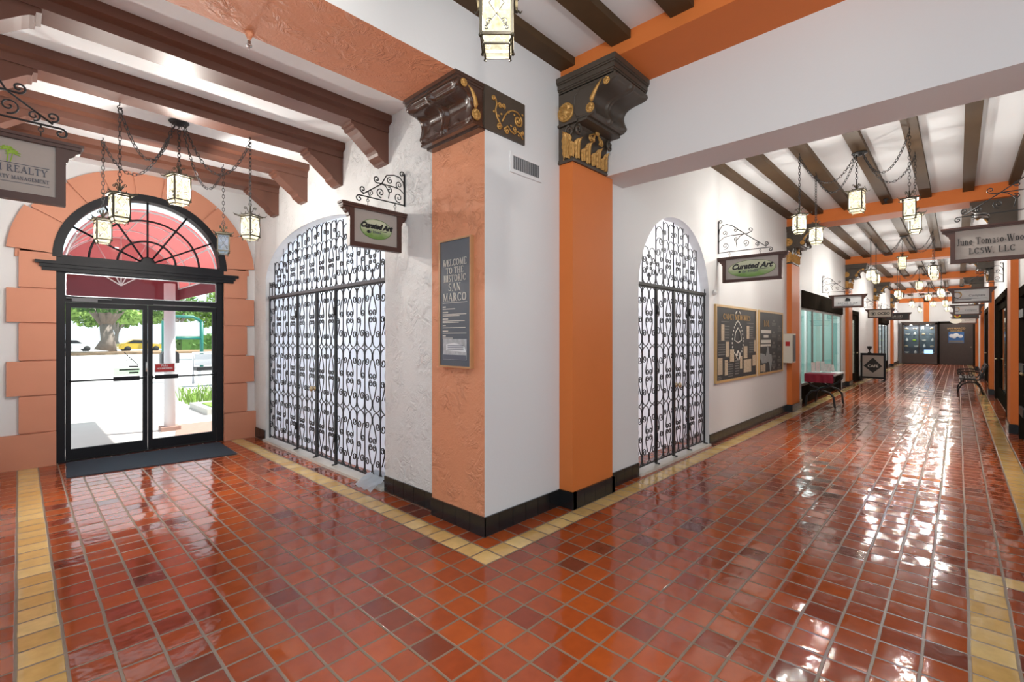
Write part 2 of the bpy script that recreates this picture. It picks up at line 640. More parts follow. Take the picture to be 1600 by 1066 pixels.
def recenter(mb):
    xs = [p[0] for p in mb.v]
    ys = [p[1] for p in mb.v]
    zs = [p[2] for p in mb.v]
    c = ((min(xs) + max(xs)) / 2, (min(ys) + max(ys)) / 2, min(zs))
    mb.move((-c[0], -c[1], -c[2]))
    return c


def solo(name, mb, m, label, cat, group=None):
    c = recenter(mb)
    o = build(name, mb, m)
    o.location = c
    return tag(o, label, cat, group)


def struct(name, mb, m, parent=None, weld=True):
    o = build(name, mb, m, parent, weld=weld)
    if parent is None:
        o['kind'] = 'structure'
    return o


def dup(root, loc, rotz=0.0, label=None, group=None):
    r = root.copy()
    COL.objects.link(r)
    r.location = loc
    r.rotation_euler = (0, 0, rotz)
    if label:
        r['label'] = label
    if group:
        r['group'] = group
    for ch in root.children:
        c = ch.copy()
        COL.objects.link(c)
        c.parent = r
        for g in ch.children:
            d = g.copy()
            COL.objects.link(d)
            d.parent = c
    return r


def arc(c, r, a0, a1, n=12):
    return [(c[0] + r * math.cos(math.radians(a0 + (a1 - a0) * i / n)), c[1] + r * math.sin(math.radians(a0 + (a1 - a0) * i / n))) for i in range(n + 1)]


def spiral(c, r0, a0, r1, a1, n=20, c1=None):
    out = []
    c1 = c1 or c
    for i in range(n + 1):
        t = i / n
        r = r0 + (r1 - r0) * t
        a = math.radians(a0 + (a1 - a0) * t)
        cx = c[0] + (c1[0] - c[0]) * t
        cy = c[1] + (c1[1] - c[1]) * t
        out.append((cx + r * math.cos(a), cy + r * math.sin(a)))
    return out


ORD = ['first', 'second', 'third', 'fourth', 'fifth', 'sixth', 'seventh', 'eighth']


# ------------------------------------------------------------------ lettering
def text(name, s, size, m, parent, loc, rot=(PI / 2, 0, 0), align='CENTER', shear=0.0, bold=0.0, sx=1.0, spacing=1.0, depth=0.002):
    cu = bpy.data.curves.new(name, 'FONT')
    cu.body = s
    cu.size = size
    cu.align_x = align
    cu.align_y = 'CENTER'
    cu.shear = shear
    cu.offset = bold
    cu.extrude = depth
    cu.space_character = spacing
    cu.resolution_u = 4
    tmp = bpy.data.objects.new(name, cu)
    COL.objects.link(tmp)
    dg = bpy.context.evaluated_depsgraph_get()
    me = bpy.data.meshes.new_from_object(tmp.evaluated_get(dg))
    bpy.data.objects.remove(tmp)
    bpy.data.curves.remove(cu)
    me.materials.clear()
    me.materials.append(m)
    me.name = name
    o = bpy.data.objects.new(name, me)
    COL.objects.link(o)
    o.parent = parent
    o.location = loc
    o.rotation_euler = rot
    o.scale = (sx, 1, 1)
    return o


# serif letters drawn as thick and thin strokes: (kind, args) in a cell of cap height 1
T_, t_ = 0.15, 0.055


def _st(x0, y0, x1, y1, w):
    return ('l', x0, y0, x1, y1, w)


def _ar(cx, cy, rx, ry, a0, a1, w=None):
    return ('a', cx, cy, rx, ry, a0, a1, w)


def _sf(x, y, w=0.32):
    return ('s', x, y, w)


GL = {
    'J': (0.5, [_st(.32, .18, .32, 1, T_), _ar(.17, .14, .15, .16, 200, 360, .09), _sf(.32, 1)]),
    'T': (0.8, [_st(.4, 0, .4, 1, T_), _st(.04, .97, .76, .97, t_), _st(.05, .78, .05, 1, t_), _st(.75, .78, .75, 1, t_), _sf(.4, 0)]),
    'W': (1.15, [_st(.08, 1, .32, 0, T_), _st(.32, 0, .57, 1, t_), _st(.45, 1, .76, 0, T_), _st(.76, 0, 1.03, 1, t_), _sf(.1, 1, .26), _sf(.5, 1, .26), _sf(1.03, 1, .22)]),
    'L': (0.75, [_st(.2, 0, .2, 1, T_), _st(.1, .03, .7, .03, t_), _st(.69, 0, .69, .26, t_), _sf(.2, 1), _sf(.2, 0, .3)]),
    'C': (0.85, [_ar(.44, .5, .37, .48, 45, 315), _st(.72, .68, .72, .98, t_), _st(.72, .05, .72, .28, t_)]),
    'S': (0.68, [_ar(.34, .74, .24, .24, 50, 270), _ar(.34, .26, .24, .24, -130, 90), _st(.57, .74, .57, .96, t_), _st(.08, .04, .08, .27, t_)]),
    'A': (0.9, [_st(.13, 0, .45, 1, t_), _st(.45, 1, .76, 0, T_), _st(.24, .35, .64, .35, t_), _sf(.13, 0, .26), _sf(.76, 0, .3)]),
    'N': (0.9, [_st(.16, 0, .16, 1, t_), _st(.14, 1, .72, 0, T_), _st(.72, 0, .72, 1, t_), _sf(.16, 0, .26), _sf(.12, 1, .22), _sf(.72, 1, .26)]),
    'M': (1.08, [_st(.15, 0, .15, 1, t_), _st(.17, 1, .52, .05, T_), _st(.52, .05, .86, 1, t_), _st(.88, 0, .88, 1, T_), _sf(.15, 0, .26), _sf(.13, 1, .22), _sf(.88, 0, .32), _sf(.9, 1, .24)]),
    'R': (0.85, [_st(.2, 0, .2, 1, T_), _ar(.38, .75, .25, .23, -90, 90), _st(.2, .97, .4, .97, t_), _st(.2, .52, .4, .52, t_), _st(.42, .52, .72, 0, T_), _sf(.2, 0), _sf(.17, 1, .26), _sf(.76, 0, .22)]),
    'O': (0.95, [_ar(.47, .5, .40, .48, 0, 360)]),
    'E': (0.76, [_st(.2, 0, .2, 1, T_), _st(.2, .97, .66, .97, t_), _st(.2, .52, .5, .52, t_), _st(.2, .03, .68, .03, t_), _st(.65, .78, .65, .98, t_), _st(.67, .02, .67, .24, t_), _sf(.2, 1, .28), _sf(.2, 0, .28)]),
    'H': (0.92, [_st(.2, 0, .2, 1, T_), _st(.72, 0, .72, 1, T_), _st(.2, .52, .72, .52, t_), _sf(.2, 0), _sf(.2, 1), _sf(.72, 0), _sf(.72, 1)]),
    'I': (0.42, [_st(.2, 0, .2, 1, T_), _sf(.2, 0), _sf(.2, 1)]),
    'Y': (0.86, [_st(.1, 1, .42, .45, T_), _st(.42, .45, .74, 1, t_), _st(.42, 0, .42, .47, T_), _sf(.12, 1, .3), _sf(.74, 1, .24), _sf(.42, 0)]),
    'G': (0.92, [_ar(.44, .5, .37, .48, 45, 330), _st(.72, .68, .72, .98, t_), _st(.74, .05, .74, .42, T_ * .8), _sf(.74, .43, .3)]),
    'P': (0.76, [_st(.2, 0, .2, 1, T_), _ar(.38, .74, .26, .24, -90, 90), _st(.2, .97, .4, .97, t_), _st(.2, .5, .4, .5, t_), _sf(.2, 0), _sf(.17, 1, .26)]),
    'D': (0.88, [_st(.2, 0, .2, 1, T_), _ar(.36, .5, .38, .47, -90, 90), _st(.2, .97, .38, .97, t_), _st(.2, .03, .38, .03, t_), _sf(.17, 0, .26), _sf(.17, 1, .26)]),
    'u': (0.66, [_st(.14, .2, .14, .66, T_ * .9), _ar(.3, .19, .16, .17, 180, 350, .08), _st(.5, 0, .5, .66, T_ * .9), _sf(.1, .66, .2), _sf(.46, .66, .2), _sf(.55, 0, .2)]),
    'n': (0.66, [_st(.14, 0, .14, .66, T_ * .9), _ar(.32, .45, .18, .2, 10, 170, .08), _st(.5, 0, .5, .48, T_ * .9), _sf(.14, 0, .3), _sf(.1, .66, .2), _sf(.5, 0, .3)]),
    'e': (0.58, [_ar(.29, .33, .23, .33, 5, 320), _st(.1, .36, .5, .36, t_)]),
    'o': (0.62, [_ar(.31, .33, .25, .33, 0, 360)]),
    'm': (0.98, [_st(.14, 0, .14, .66, T_ * .9), _ar(.3, .45, .16, .2, 10, 170, .08), _st(.47, 0, .47, .48, T_ * .9), _ar(.64, .45, .16, .2, 10, 170, .08), _st(.82, 0, .82, .48, T_ * .9), _sf(.14, 0, .26), _sf(.1, .66, .2), _sf(.47, 0, .26), _sf(.82, 0, .26)]),
    'a': (0.58, [_ar(.27, .48, .17, .17, 0, 160, .08), _st(.44, .06, .44, .5, T_ * .85), _ar(.27, .2, .18, .2, 0, 360, .085), _sf(.5, 0, .16)]),
    's': (0.5, [_ar(.25, .49, .16, .16, 40, 270, .08), _ar(.25, .17, .17, .16, -140, 90, .08)]),
    'd': (0.66, [_ar(.27, .32, .21, .32, 0, 360), _st(.5, 0, .5, 1, T_ * .9), _sf(.45, 1, .2), _sf(.56, 0, .2)]),
    '-': (0.36, [_st(.05, .3, .3, .3, .09)]),
    ',': (0.3, [_st(.12, .06, .12, .07, .12), _st(.15, .05, .08, -.14, .05)]),
    '.': (0.3, [_st(.12, .0, .12, .12, .13)]),
    '&': (0.85, [_ar(.36, .76, .18, .2, 0, 360, .08), _ar(.34, .27, .26, .27, 60, 330, .1), _st(.25, .65, .75, 0, T_)]),
    ' ': (0.36, []),
}


def serif(name, s, h, m, parent, loc, rot=(0, 0, 0), align='CENTER', sx=1.0, track=0.06, depth=0.003, fit=None):
    mb = MB()
    x = 0.0

    def bar(x0, y0, x1, y1, w):
        dx, dy = x1 - x0, y1 - y0
        l = math.hypot(dx, dy) or 1e-6
        px, py = -dy / l * w / 2, dx / l * w / 2
        q = [(x0 + px, y0 + py), (x0 - px, y0 - py), (x1 - px, y1 - py), (x1 + px, y1 + py)]
        mb.prism([(a, b) for a, b in q], 'y', -depth, 0)
    for ch in s:
        wd, st = GL[ch]
        for k in st:
            if k[0] == 'l':
                bar(x + k[1], k[2], x + k[3], k[4], k[5])
            elif k[0] == 's':
                bar(x + k[1] - k[3] / 2, k[2] + (.02 if k[2] < .01 else -.02), x + k[1] + k[3] / 2, k[2] + (.02 if k[2] < .01 else -.02), .05)
            else:
                _, cx, cy, rx, ry, a0, a1, w = k
                n = max(6, int(abs(a1 - a0) / 20))
                for q in range(n):
                    b0, b1 = [math.radians(a0 + (a1 - a0) * (q + e) / n) for e in (0, 1)]
                    ww = w or (t_ + (T_ - t_) * abs(math.cos((b0 + b1) / 2)))
                    r = (w or T_) * .5 if w else .06
                    bar(x + cx + (rx - r) * math.cos(b0), cy + (ry - r * .5) * math.sin(b0), x + cx + (rx - r) * math.cos(b1), cy + (ry - r * .5) * math.sin(b1), ww)
        x += wd + track
    if fit:
        sx = fit / (x * h)
    off = {'CENTER': x / 2, 'RIGHT': x, 'LEFT': 0}[align]
    mb.v = [((a - off) * h * sx, b, (c - .5) * h) for a, b, c in mb.v]
    o = build(name, mb, m, parent, weld=False)
    o.location = loc
    o.rotation_euler = rot
    return o


# ------------------------------------------------------------------ the setting
ZC = 4.07     # ceiling of the corridor and the crossing
ZH = 3.75     # ceiling of the entrance hall
ZS = 3.504    # soffit of the header at the entrance hall
YL, YR = 2.58, -0.70   # corridor walls
XE = 36.5
BEAMS = [3.45, 11.0, 18.0, 24.8, 31.6]
BW = 0.56

mb = MB()
mb.quad((-4, -4, 0), (XE + .2, -4, 0), (XE + .2, 8.05, 0), (-4, 8.05, 0))
struct('floor', mb, M['floor'])

mb = MB()
mb.box(-4, XE + 0.2, -4, 2.66, ZC, ZC + .1)
struct('ceiling', mb, M['ceil'])
mb = MB()
mb.box(-.42, 2.67, 3.33, 8.25, ZH, ZH + .1)
struct('ceiling_hall', mb, M['ceil_hall'])

# the pier at the corner: white face to the corridor, orange stucco jamb to the hall
mb = MB()
mb.box(2.488, 4.10, 2.66, 3.33, 0, ZC, 0, {'-x': 1})
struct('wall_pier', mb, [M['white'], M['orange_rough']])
mb = MB()
mb.box(-4, 2.488, 2.66, 3.33, ZS, ZC, 0, {'-z': 1})
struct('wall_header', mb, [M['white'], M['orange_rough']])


def arch_wall(name, axis, front, back, u0, u1, ztop, ua, ub, arch, m, reveal=0, n=36):
    """wall with an arched opening. axis 'x': runs along x at y=front..back; 'y': runs along y at x=front..back"""
    def P(u, d, z):
        return (u, d, z) if axis == 'x' else (d, u, z)
    w = MB()
    us = [ua + (ub - ua) * i / n for i in range(n + 1)]
    # denser at the ends
    us = [ua + (ub - ua) * (0.5 - 0.5 * math.cos(PI * i / n)) for i in range(n + 1)]
    for d in (front, back):
        w.quad(P(u0, d, 0), P(ua, d, 0), P(ua, d, ztop), P(u0, d, ztop))
        w.quad(P(ub, d, 0), P(u1, d, 0), P(u1, d, ztop), P(ub, d, ztop))
        for i in range(n):
            w.quad(P(us[i], d, arch(us[i])), P(us[i + 1], d, arch(us[i + 1])), P(us[i + 1], d, ztop), P(us[i], d, ztop))
    for i in range(n):
        w.quad(P(us[i], front, arch(us[i])), P(us[i + 1], front, arch(us[i + 1])), P(us[i + 1], back, arch(us[i + 1])), P(us[i], back, arch(us[i])), reveal)
    for u in (ua, ub):
        w.quad(P(u, front, 0), P(u, back, 0), P(u, back, arch(u)), P(u, front, arch(u)), reveal)
    for u in (u0, u1):
        w.quad(P(u, front, 0), P(u, back, 0), P(u, back, ztop), P(u, front, ztop))
    return struct(name, w, m)


def archA(u):
    t = min(1, abs((u - 5.855) / 1.665))
    return 2.33 + 0.68 * math.sqrt(max(0, 1 - t ** 2.3))


def archB(u):
    t = min(1, abs((u - 5.78) / 1.022))
    return 2.07 + 0.985 * math.sqrt(max(0, 1 - t ** 2.1))


arch_wall('wall_hall_right', 'y', 2.55, 2.68, 3.33, 8.0, ZH, 4.19, 7.52, archA, M['white_rough'])
arch_wall('wall_corridor_left', 'x', YL, YL + .12, 4.10, 11.0, ZC, 4.757, 6.80, archB, M['white'])

mb = MB()
mb.box(-.42, -.30, 3.33, 8.0, 0, ZH)
struct('wall_hall_left', mb, M['white'])

# end wall of the hall, with the door opening and the fanlight above it
DCX, DR, DZ = 1.215, 0.925, 2.50


def archD(u):
    t = min(1, abs((u - DCX) / DR))
    return DZ + DR * math.sqrt(max(0, 1 - t * t))


arch_wall('wall_entrance', 'x', 8.0, 8.30, -.42, 2.68, ZH, DCX - DR, DCX + DR, archD, M['white'])

# orange rusticated surround: courses of blocks beside the door, wedge blocks round the arch
mb = MB()
yF, yB = 7.955, 8.0
g = 0.008
bounds = [0, .41, .852, 1.271, 1.72, 2.135, 2.575]
wide = [1.365, 1.215, 1.315, 1.215, 1.315, 1.215]
for k in range(6):
    z0, z1 = bounds[k] + (g if k else 0), bounds[k + 1] - g
    y0 = yF - (.02 if k == 0 else 0)
    mb.box(DCX + .90, DCX + wide[k], y0, yB, z0, z1)
    mb.box(DCX - wide[k], DCX - .90, y0, yB, z0, z1)
mb.box(DCX + .90, DCX + 1.205, yF + .022, yB, 0, 2.6)
mb.box(DCX - 1.205, DCX - .90, yF + .022, yB, 0, 2.6)
angs = [4, 28, 50, 67, 82, 98, 113, 130, 152, 176]
for k in range(len(angs) - 1):
    a0, a1 = angs[k] + .4, angs[k + 1] - .4
    ro = 1.32 if k in (0, 8) else 1.27
    inner = [(DCX + x, DZ + z) for x, z in arc((0, 0), .915, a0, a1, 6)]
    outer = [(DCX + x, min(DZ + z, ZH - .002)) for x, z in arc((0, 0), ro, a1, a0, 6)]
    mb.prism(inner + outer, 'y', yF, yB)
inner = [(DCX + x, DZ + z) for x, z in arc((0, 0), .92, 0, 180, 24)]
outer = [(DCX + x, min(DZ + z, ZH - .003)) for x, z in arc((0, 0), 1.25, 180, 0, 24)]
mb.prism(inner + outer, 'y', yF + .022, yB)
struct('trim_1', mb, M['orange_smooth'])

# corridor shell beyond the arched gate
mb = MB()
y0, y1 = YL, YL + .12
mb.box(11.0, 12.25, y0, y1, 0, ZC)
mb.box(12.25, 17.4, y0, y1, 2.62, ZC)
mb.box(17.4, 18.9, y0, y1, 0, ZC)
mb.box(18.9, 20.6, y0, y1, 2.45, ZC)
mb.box(20.6, 25.6, y0, y1, 0, ZC)
mb.box(25.6, 30.6, y0, y1, 2.55, ZC)
mb.box(30.6, XE, y0, y1, 0, ZC)
struct('wall_corridor_left_far', mb, M['white'])
mb = MB()
y0, y1 = YR - .12, YR
mb.box(4.42, 9.0, y0, y1, 0, ZC)
mb.box(9.0, 10.6, y0, y1, 2.3, ZC)
mb.box(10.6, 13.2, y0, y1, 0, ZC)
mb.box(13.2, 17.2, y0, y1, 2.5, ZC)
mb.box(17.2, 20.3, y0, y1, 0, ZC)
mb.box(20.3, 23.6, y0, y1, 2.5, ZC)
mb.box(23.6, XE, y0, y1, 0, ZC)
struct('wall_corridor_right', mb, M['white'])
mb = MB()
mb.box(XE, XE + .15, YR - .1, YL + .1, 0, ZC)
struct('wall_far', mb, M['white'])
mb = MB()
mb.box(XE - .06, XE, 1.22, 1.46, 2.4, 3.9)
mb.box(XE - .06, XE, YR, YL, 3.6, 3.85)
struct('trim_2', mb, M['orange'])

# white lintel wall across the corridor mouth
mb = MB()
mb.box(3.98, 4.42, -4, 2.58, 3.13, ZC)
mb.box(3.98, 4.10, 2.58, 2.66, 3.16, ZC)
struct('wall_lintel', mb, M['white'])

mb = MB()
mb.box(3.98, 4.42, -4, -.70, 0, 3.13)
struct('wall_front_right', mb, M['white'])

# shops behind the two gates
mb = MB()
mb.box(2.68, 8.0, 8.0, 8.3, 0, 3.5)
mb.box(7.9, 8.0, 2.7, 8.3, 0, 3.5)
mb.box(2.68, 8.0, 2.7, 8.3, 3.5, 3.6)
mb.box(4.3, 4.4, 3.33, 4.4, 0, 3.5)
struct('wall_shop', mb, M['white'])
# rooms behind the shop windows further along
for k, (xa, xb, side) in enumerate(((12.0, 17.6, 1), (18.6, 21.0, 1), (25.3, 31.0, 1), (13.0, 17.4, -1), (20.1, 23.8, -1), (8.8, 10.8, -1))):
    mb = MB()
    ya, yb = (YL + .12, YL + 1.8) if side > 0 else (YR - 1.8, YR - .12)
    t = .06
    if side > 0:
        mb.box(xa, xb, yb, yb + t, 0, 3)
    else:
        mb.box(xa, xb, ya - t, ya, 0, 3)
    mb.box(xa - t, xa, ya, yb, 0, 3)
    mb.box(xb, xb + t, ya, yb, 0, 3)
    mb.box(xa, xb, ya, yb, 3, 3 + t)
    struct('wall_shop_room_%d' % (k + 1), mb, M['curtain'] if k == 0 else M['sand'] if k != 2 else M['white'])
area('shop_window_light', (14.8, 3.6, 2.9), (0, 0, 0), 4.0, 1.0, 70, (0.95, 1.0, 1.0))
area('shop_window_light', (19.8, 3.6, 2.9), (0, 0, 0), 1.6, 1.0, 20, (0.95, 0.98, 1.0))
area('shop_window_light', (28.2, 3.6, 2.9), (0, 0, 0), 4.0, 1.0, 40, (0.9, 0.95, 1.0))


# black tile skirting: separate tiles over a grout backing
def skirting(name, runs):
    w = MB()
    for axis, d, u0, u1, sgn in runs:
        def bx(a, b, t, z0, z1, mi):
            lo, hi = sorted((d, d + sgn * t))
            if axis == 'x':
                w.box(a, b, lo, hi, z0, z1, mi)
            else:
                w.box(lo, hi, a, b, z0, z1, mi)
        bx(u0, u1, .009, 0, .150, 1)
        n = max(1, round(abs(u1 - u0) / .169))
        s = (u1 - u0) / n
        for k in range(n):
            bx(u0 + k * s + .0025, u0 + (k + 1) * s - .0025, .014, .004, .153, 0)
    return struct(name, w, [M['tile_black'], M['grout']])


skirting('baseboard_pier', [('y', 2.488, 2.646, 3.33, -1), ('x', 2.66, 2.476, 3.43, -1)])
skirting('baseboard_hall_right', [('y', 2.55, 3.33, 4.19, -1), ('y', 2.55, 7.52, 7.93, -1)])
skirting('baseboard_hall_left', [('y', -.30, 3.33, 7.93, 1)])
skirting('baseboard_corridor_left', [('x', YL, 4.11, 4.757, -1), ('x', YL, 6.80, 10.99, -1), ('x', YL, 11.7, 12.25, -1), ('x', YL, 17.4, 17.99, -1), ('x', YL, 20.6, 24.79, -1), ('x', YL, 30.6, 31.59, -1), ('x', YL, 32.3, 36.2, -1)])
skirting('baseboard_corridor_right', [('x', YR, 4.42, 9.0, 1), ('x', YR, 10.6, 10.99, 1), ('x', YR, 11.7, 13.2, 1), ('x', YR, 17.2, 17.99, 1), ('x', YR, 18.7, 20.3, 1), ('x', YR, 23.6, 24.79, 1), ('x', YR, 25.5, 31.59, 1), ('x', YR, 32.3, 36.4, 1)])

# stone sills under the gates
mb = MB()
mb.box(2.505, 2.68, 4.19, 7.52, 0, .03)
struct('trim_3', mb, M['marble'])
mb = MB()
mb.box(4.757, 6.80, 2.545, 2.70, 0, .03)
struct('trim_4', mb, M['marble'])

# ------------------------------------------------------------------ beams and joists
for k, yb in enumerate((4.07, 5.03, 5.98, 6.94)):
    t = thing('ceiling_beam', 'red-brown moulded beam across the entrance hall ceiling, %s counted from the camera' % ORD[k], 'beam', (1.125, yb + .155, ZH - .16), group='red-brown beams over the entrance hall')
    w = MB()
    w.prism([(yb + .05, 3.59), (yb + .26, 3.59), (yb + .26, 3.655), (yb + .275, 3.665), (yb + .31, 3.68), (yb + .31, ZH), (yb, ZH), (yb, 3.68), (yb + .035, 3.665), (yb + .05, 3.655)], 'x', -.30, 2.55)
    build('beam', w, M['wood_red'], t, True)
    for sgn, xw in ((1, 2.55), (-1, -.30)):
        pr = [(0, 3.59), (.40, 3.59), (.40, 3.565), (.375, 3.56), (.37, 3.535), (.345, 3.53)]
        pr += [(.345 - .03 * q / 6 - .17 * (q / 6) ** 1.0, 3.53 - .02 * (q / 6) - .13 * (1 - math.cos(PI * q / 6)) / 2 - .012 * math.sin(PI * 2 * q / 6)) for q in range(1, 7)]
        pr += [(.125, 3.36), (.115, 3.335), (.06, 3.30), (.045, 3.285), (.0, 3.28)]
        w = MB()
        w.prism([(xw - sgn * a, z) for a, z in pr], 'y', yb + .06, yb + .25)
        build('corbel', w, M['wood_red'], t, True)

JY = [(2.45, 2.58), (1.94, 2.12), (1.42, 1.60), (.865, 1.02), (.335, .481), (-.195, -.054), (-.70, -.59)]
BAYS = [(4.42, 11.0), (11.56, 18.0), (18.56, 24.8), (25.36, 31.6), (32.16, XE)]
bayname = ['just beyond the white lintel', 'in the second corridor bay', 'in the third corridor bay', 'in the fourth corridor bay', 'in the last corridor bay']
for k, (a, b) in enumerate([(2.5, 2.66)] + JY[1:]):
    w = MB()
    w.box(-4, 3.45, a, b, 4.0, ZC)
    solo('ceiling_joist', w, M['wood_joist'], 'dark brown joist over the near crossing, %s from the pier wall' % ORD[k], 'joist', 'joists over the near crossing')
for bi, (xa, xb) in enumerate(BAYS):
    for k, (a, b) in enumerate(JY):
        w = MB()
        w.box(xa, xb, a, b, 4.0, ZC)
        solo('ceiling_joist', w, M['wood_joist'], 'dark brown ceiling joist %s, %s from the left wall' % (bayname[bi], ORD[k]), 'joist', 'joists ' + bayname[bi])
for k, xb in enumerate(BEAMS):
    w = MB()
    if k == 0:
        w.box(xb, 3.98, -4, 2.66, 3.905, ZC)
        lab = 'broad orange plaster cross beam above the near dark capital'
    else:
        w.box(xb, xb + BW, YR, YL, 3.83, ZC)
        lab = 'orange plaster cross beam over the corridor, %s beyond the white lintel' % ORD[k - 1]
    solo('cross_beam', w, M['orange'], lab, 'beam', 'orange cross beams')


# ------------------------------------------------------------------ pilasters with carved capitals
def leaf(w, cx, z0, wd, h, yfn, mi=0):
    """acanthus leaf standing on the face y=yfn(z), pushed out to -y, ribbed, serrated, tip curled forward"""
    def fn(u, v):
        x = (u - .5) * 2
        ser = .94 - .14 * abs(math.sin(v * PI * 4.0)) ** 2
        half = wd / 2 * (.60 + .40 * math.sin(min(1, v * 1.3) * PI / 2)) * ser * (1 if v < .62 else math.sqrt(max(.004, 1 - ((v - .62) / .385) ** 2)))
        out = .012 + .026 * math.cos(x * PI / 2) + .011 * math.cos(x * PI * 4.0) * (1 - .3 * v) + .002 * abs(math.sin(v * PI * 4.0)) + 1.6 * max(0, v - .7) ** 1.6 * .16
        z = z0 + h * v - h * .9 * max(0, v - .88) - .05 * h * abs(x) ** 1.5
        return (cx + x * half, yfn(z) - out * (1 - .45 * abs(x) ** 2), z)
    w.grid(fn, 16, 26, mi)


def rosette(w, c, r, axis, sgn, mi=0):
    """round flower boss with petals"""
    def pt(a, b, d):
        return (c[0] + sgn * d, c[1] + a, c[2] + b) if axis == 'x' else (c[0] + a, c[1] + sgn * d, c[2] + b)
    n = 40
    rings = [(r, 0.0), (r, r * .16), (r * .92, r * .24), (r * .86, r * .14), (r * .7, r * .34), (r * .42, r * .16), (r * .28, r * .36), (.001, r * .42)]
    vs = []
    for q, (rr, d) in enumerate(rings):
        for k in range(n):
            a = 2 * PI * k / n
            f = 1.0
            vs.append(pt(rr * f * math.cos(a), rr * f * math.sin(a), d * (1 + (.75 * math.cos(8 * a) if q == 4 else 0))))
    fs = []
    for q in range(len(rings) - 1):
        for k in range(n):
            k2 = (k + 1) % n
            fs.append((q * n + k, q * n + k2, (q + 1) * n + k2, (q + 1) * n + k))
    w.add(vs, fs, mi, True)


# front profile of the corbel, (outward, z) from the top down
def ogee(s, k):
    """s 0..1 down the front; k = how far the belly stands out compared with the top roll"""
    P = [(1.0, 1.0), (1.02, .95), (1.03, .90), (.98, .845), (.80, .80), (.42, .765), (.16, .70), (.03, .60), (-.01, .48), (.02, .34), (.08, .22), (.12, .13), (.06, .05), (-.08, 0.0)]
    P = [(k + (1 - k) * f, z) for f, z in P]
    f = s * (len(P) - 1)
    i = min(int(f), len(P) - 2)
    t = f - i
    g0, g1, g2, g3 = P[max(i - 1, 0)], P[i], P[i + 1], P[min(i + 2, len(P) - 1)]
    out = []
    for q in range(2):
        a, b, c, d = g0[q], g1[q], g2[q], g3[q]
        out.append(.5 * ((2 * b) + (c - a) * t + (2 * a - 5 * b + 4 * c - d) * t * t + (3 * b - a - 3 * c + d) * t ** 3))
    return out


def lobes(u):
    """cross-section of the carved front: raised rims, two hollows, a double ridge between them"""
    rim = lambda c, wd: math.exp(-((u - c) / wd) ** 2)
    e = min(u, 1 - u)
    if e < .055:
        return 0
    return min(1, (e - .055) / .09) ** .6 * max(0, 1 - rim(.515, .022) - rim(.575, .022))


def corbel_block(w, x0, x1, yb, depth, z0, z1, carve=.03, k=.6, mi=0):
    """carved ogee block, front towards -y"""
    NU, NV = 60, 48

    def fn(u, v):
        o, h = ogee(v, k)
        return (x0 + (x1 - x0) * u, yb - depth * o + carve * lobes(u) * min(1, max(0, v - .03) * 9) * min(1, (1 - v) * 9), z0 + (z1 - z0) * h)
    w.grid(fn, NU, NV, mi)
    prof = [(yb - depth * ogee(v / NV, k)[0], z0 + (z1 - z0) * ogee(v / NV, k)[1]) for v in range(NV + 1)] + [(yb, z0), (yb, z1)]
    for x in (x0, x1):
        w.add([(x, a, b) for a, b in prof], [tuple(range(len(prof)))], mi)
    w.quad((x0, yb, z0), (x1, yb, z0), (x1, prof[NV][0], z0), (x0, prof[NV][0], z0), mi)
    w.quad((x0, yb, z1), (x1, yb, z1), (x1, yb - depth, z1), (x0, yb - depth, z1), mi)


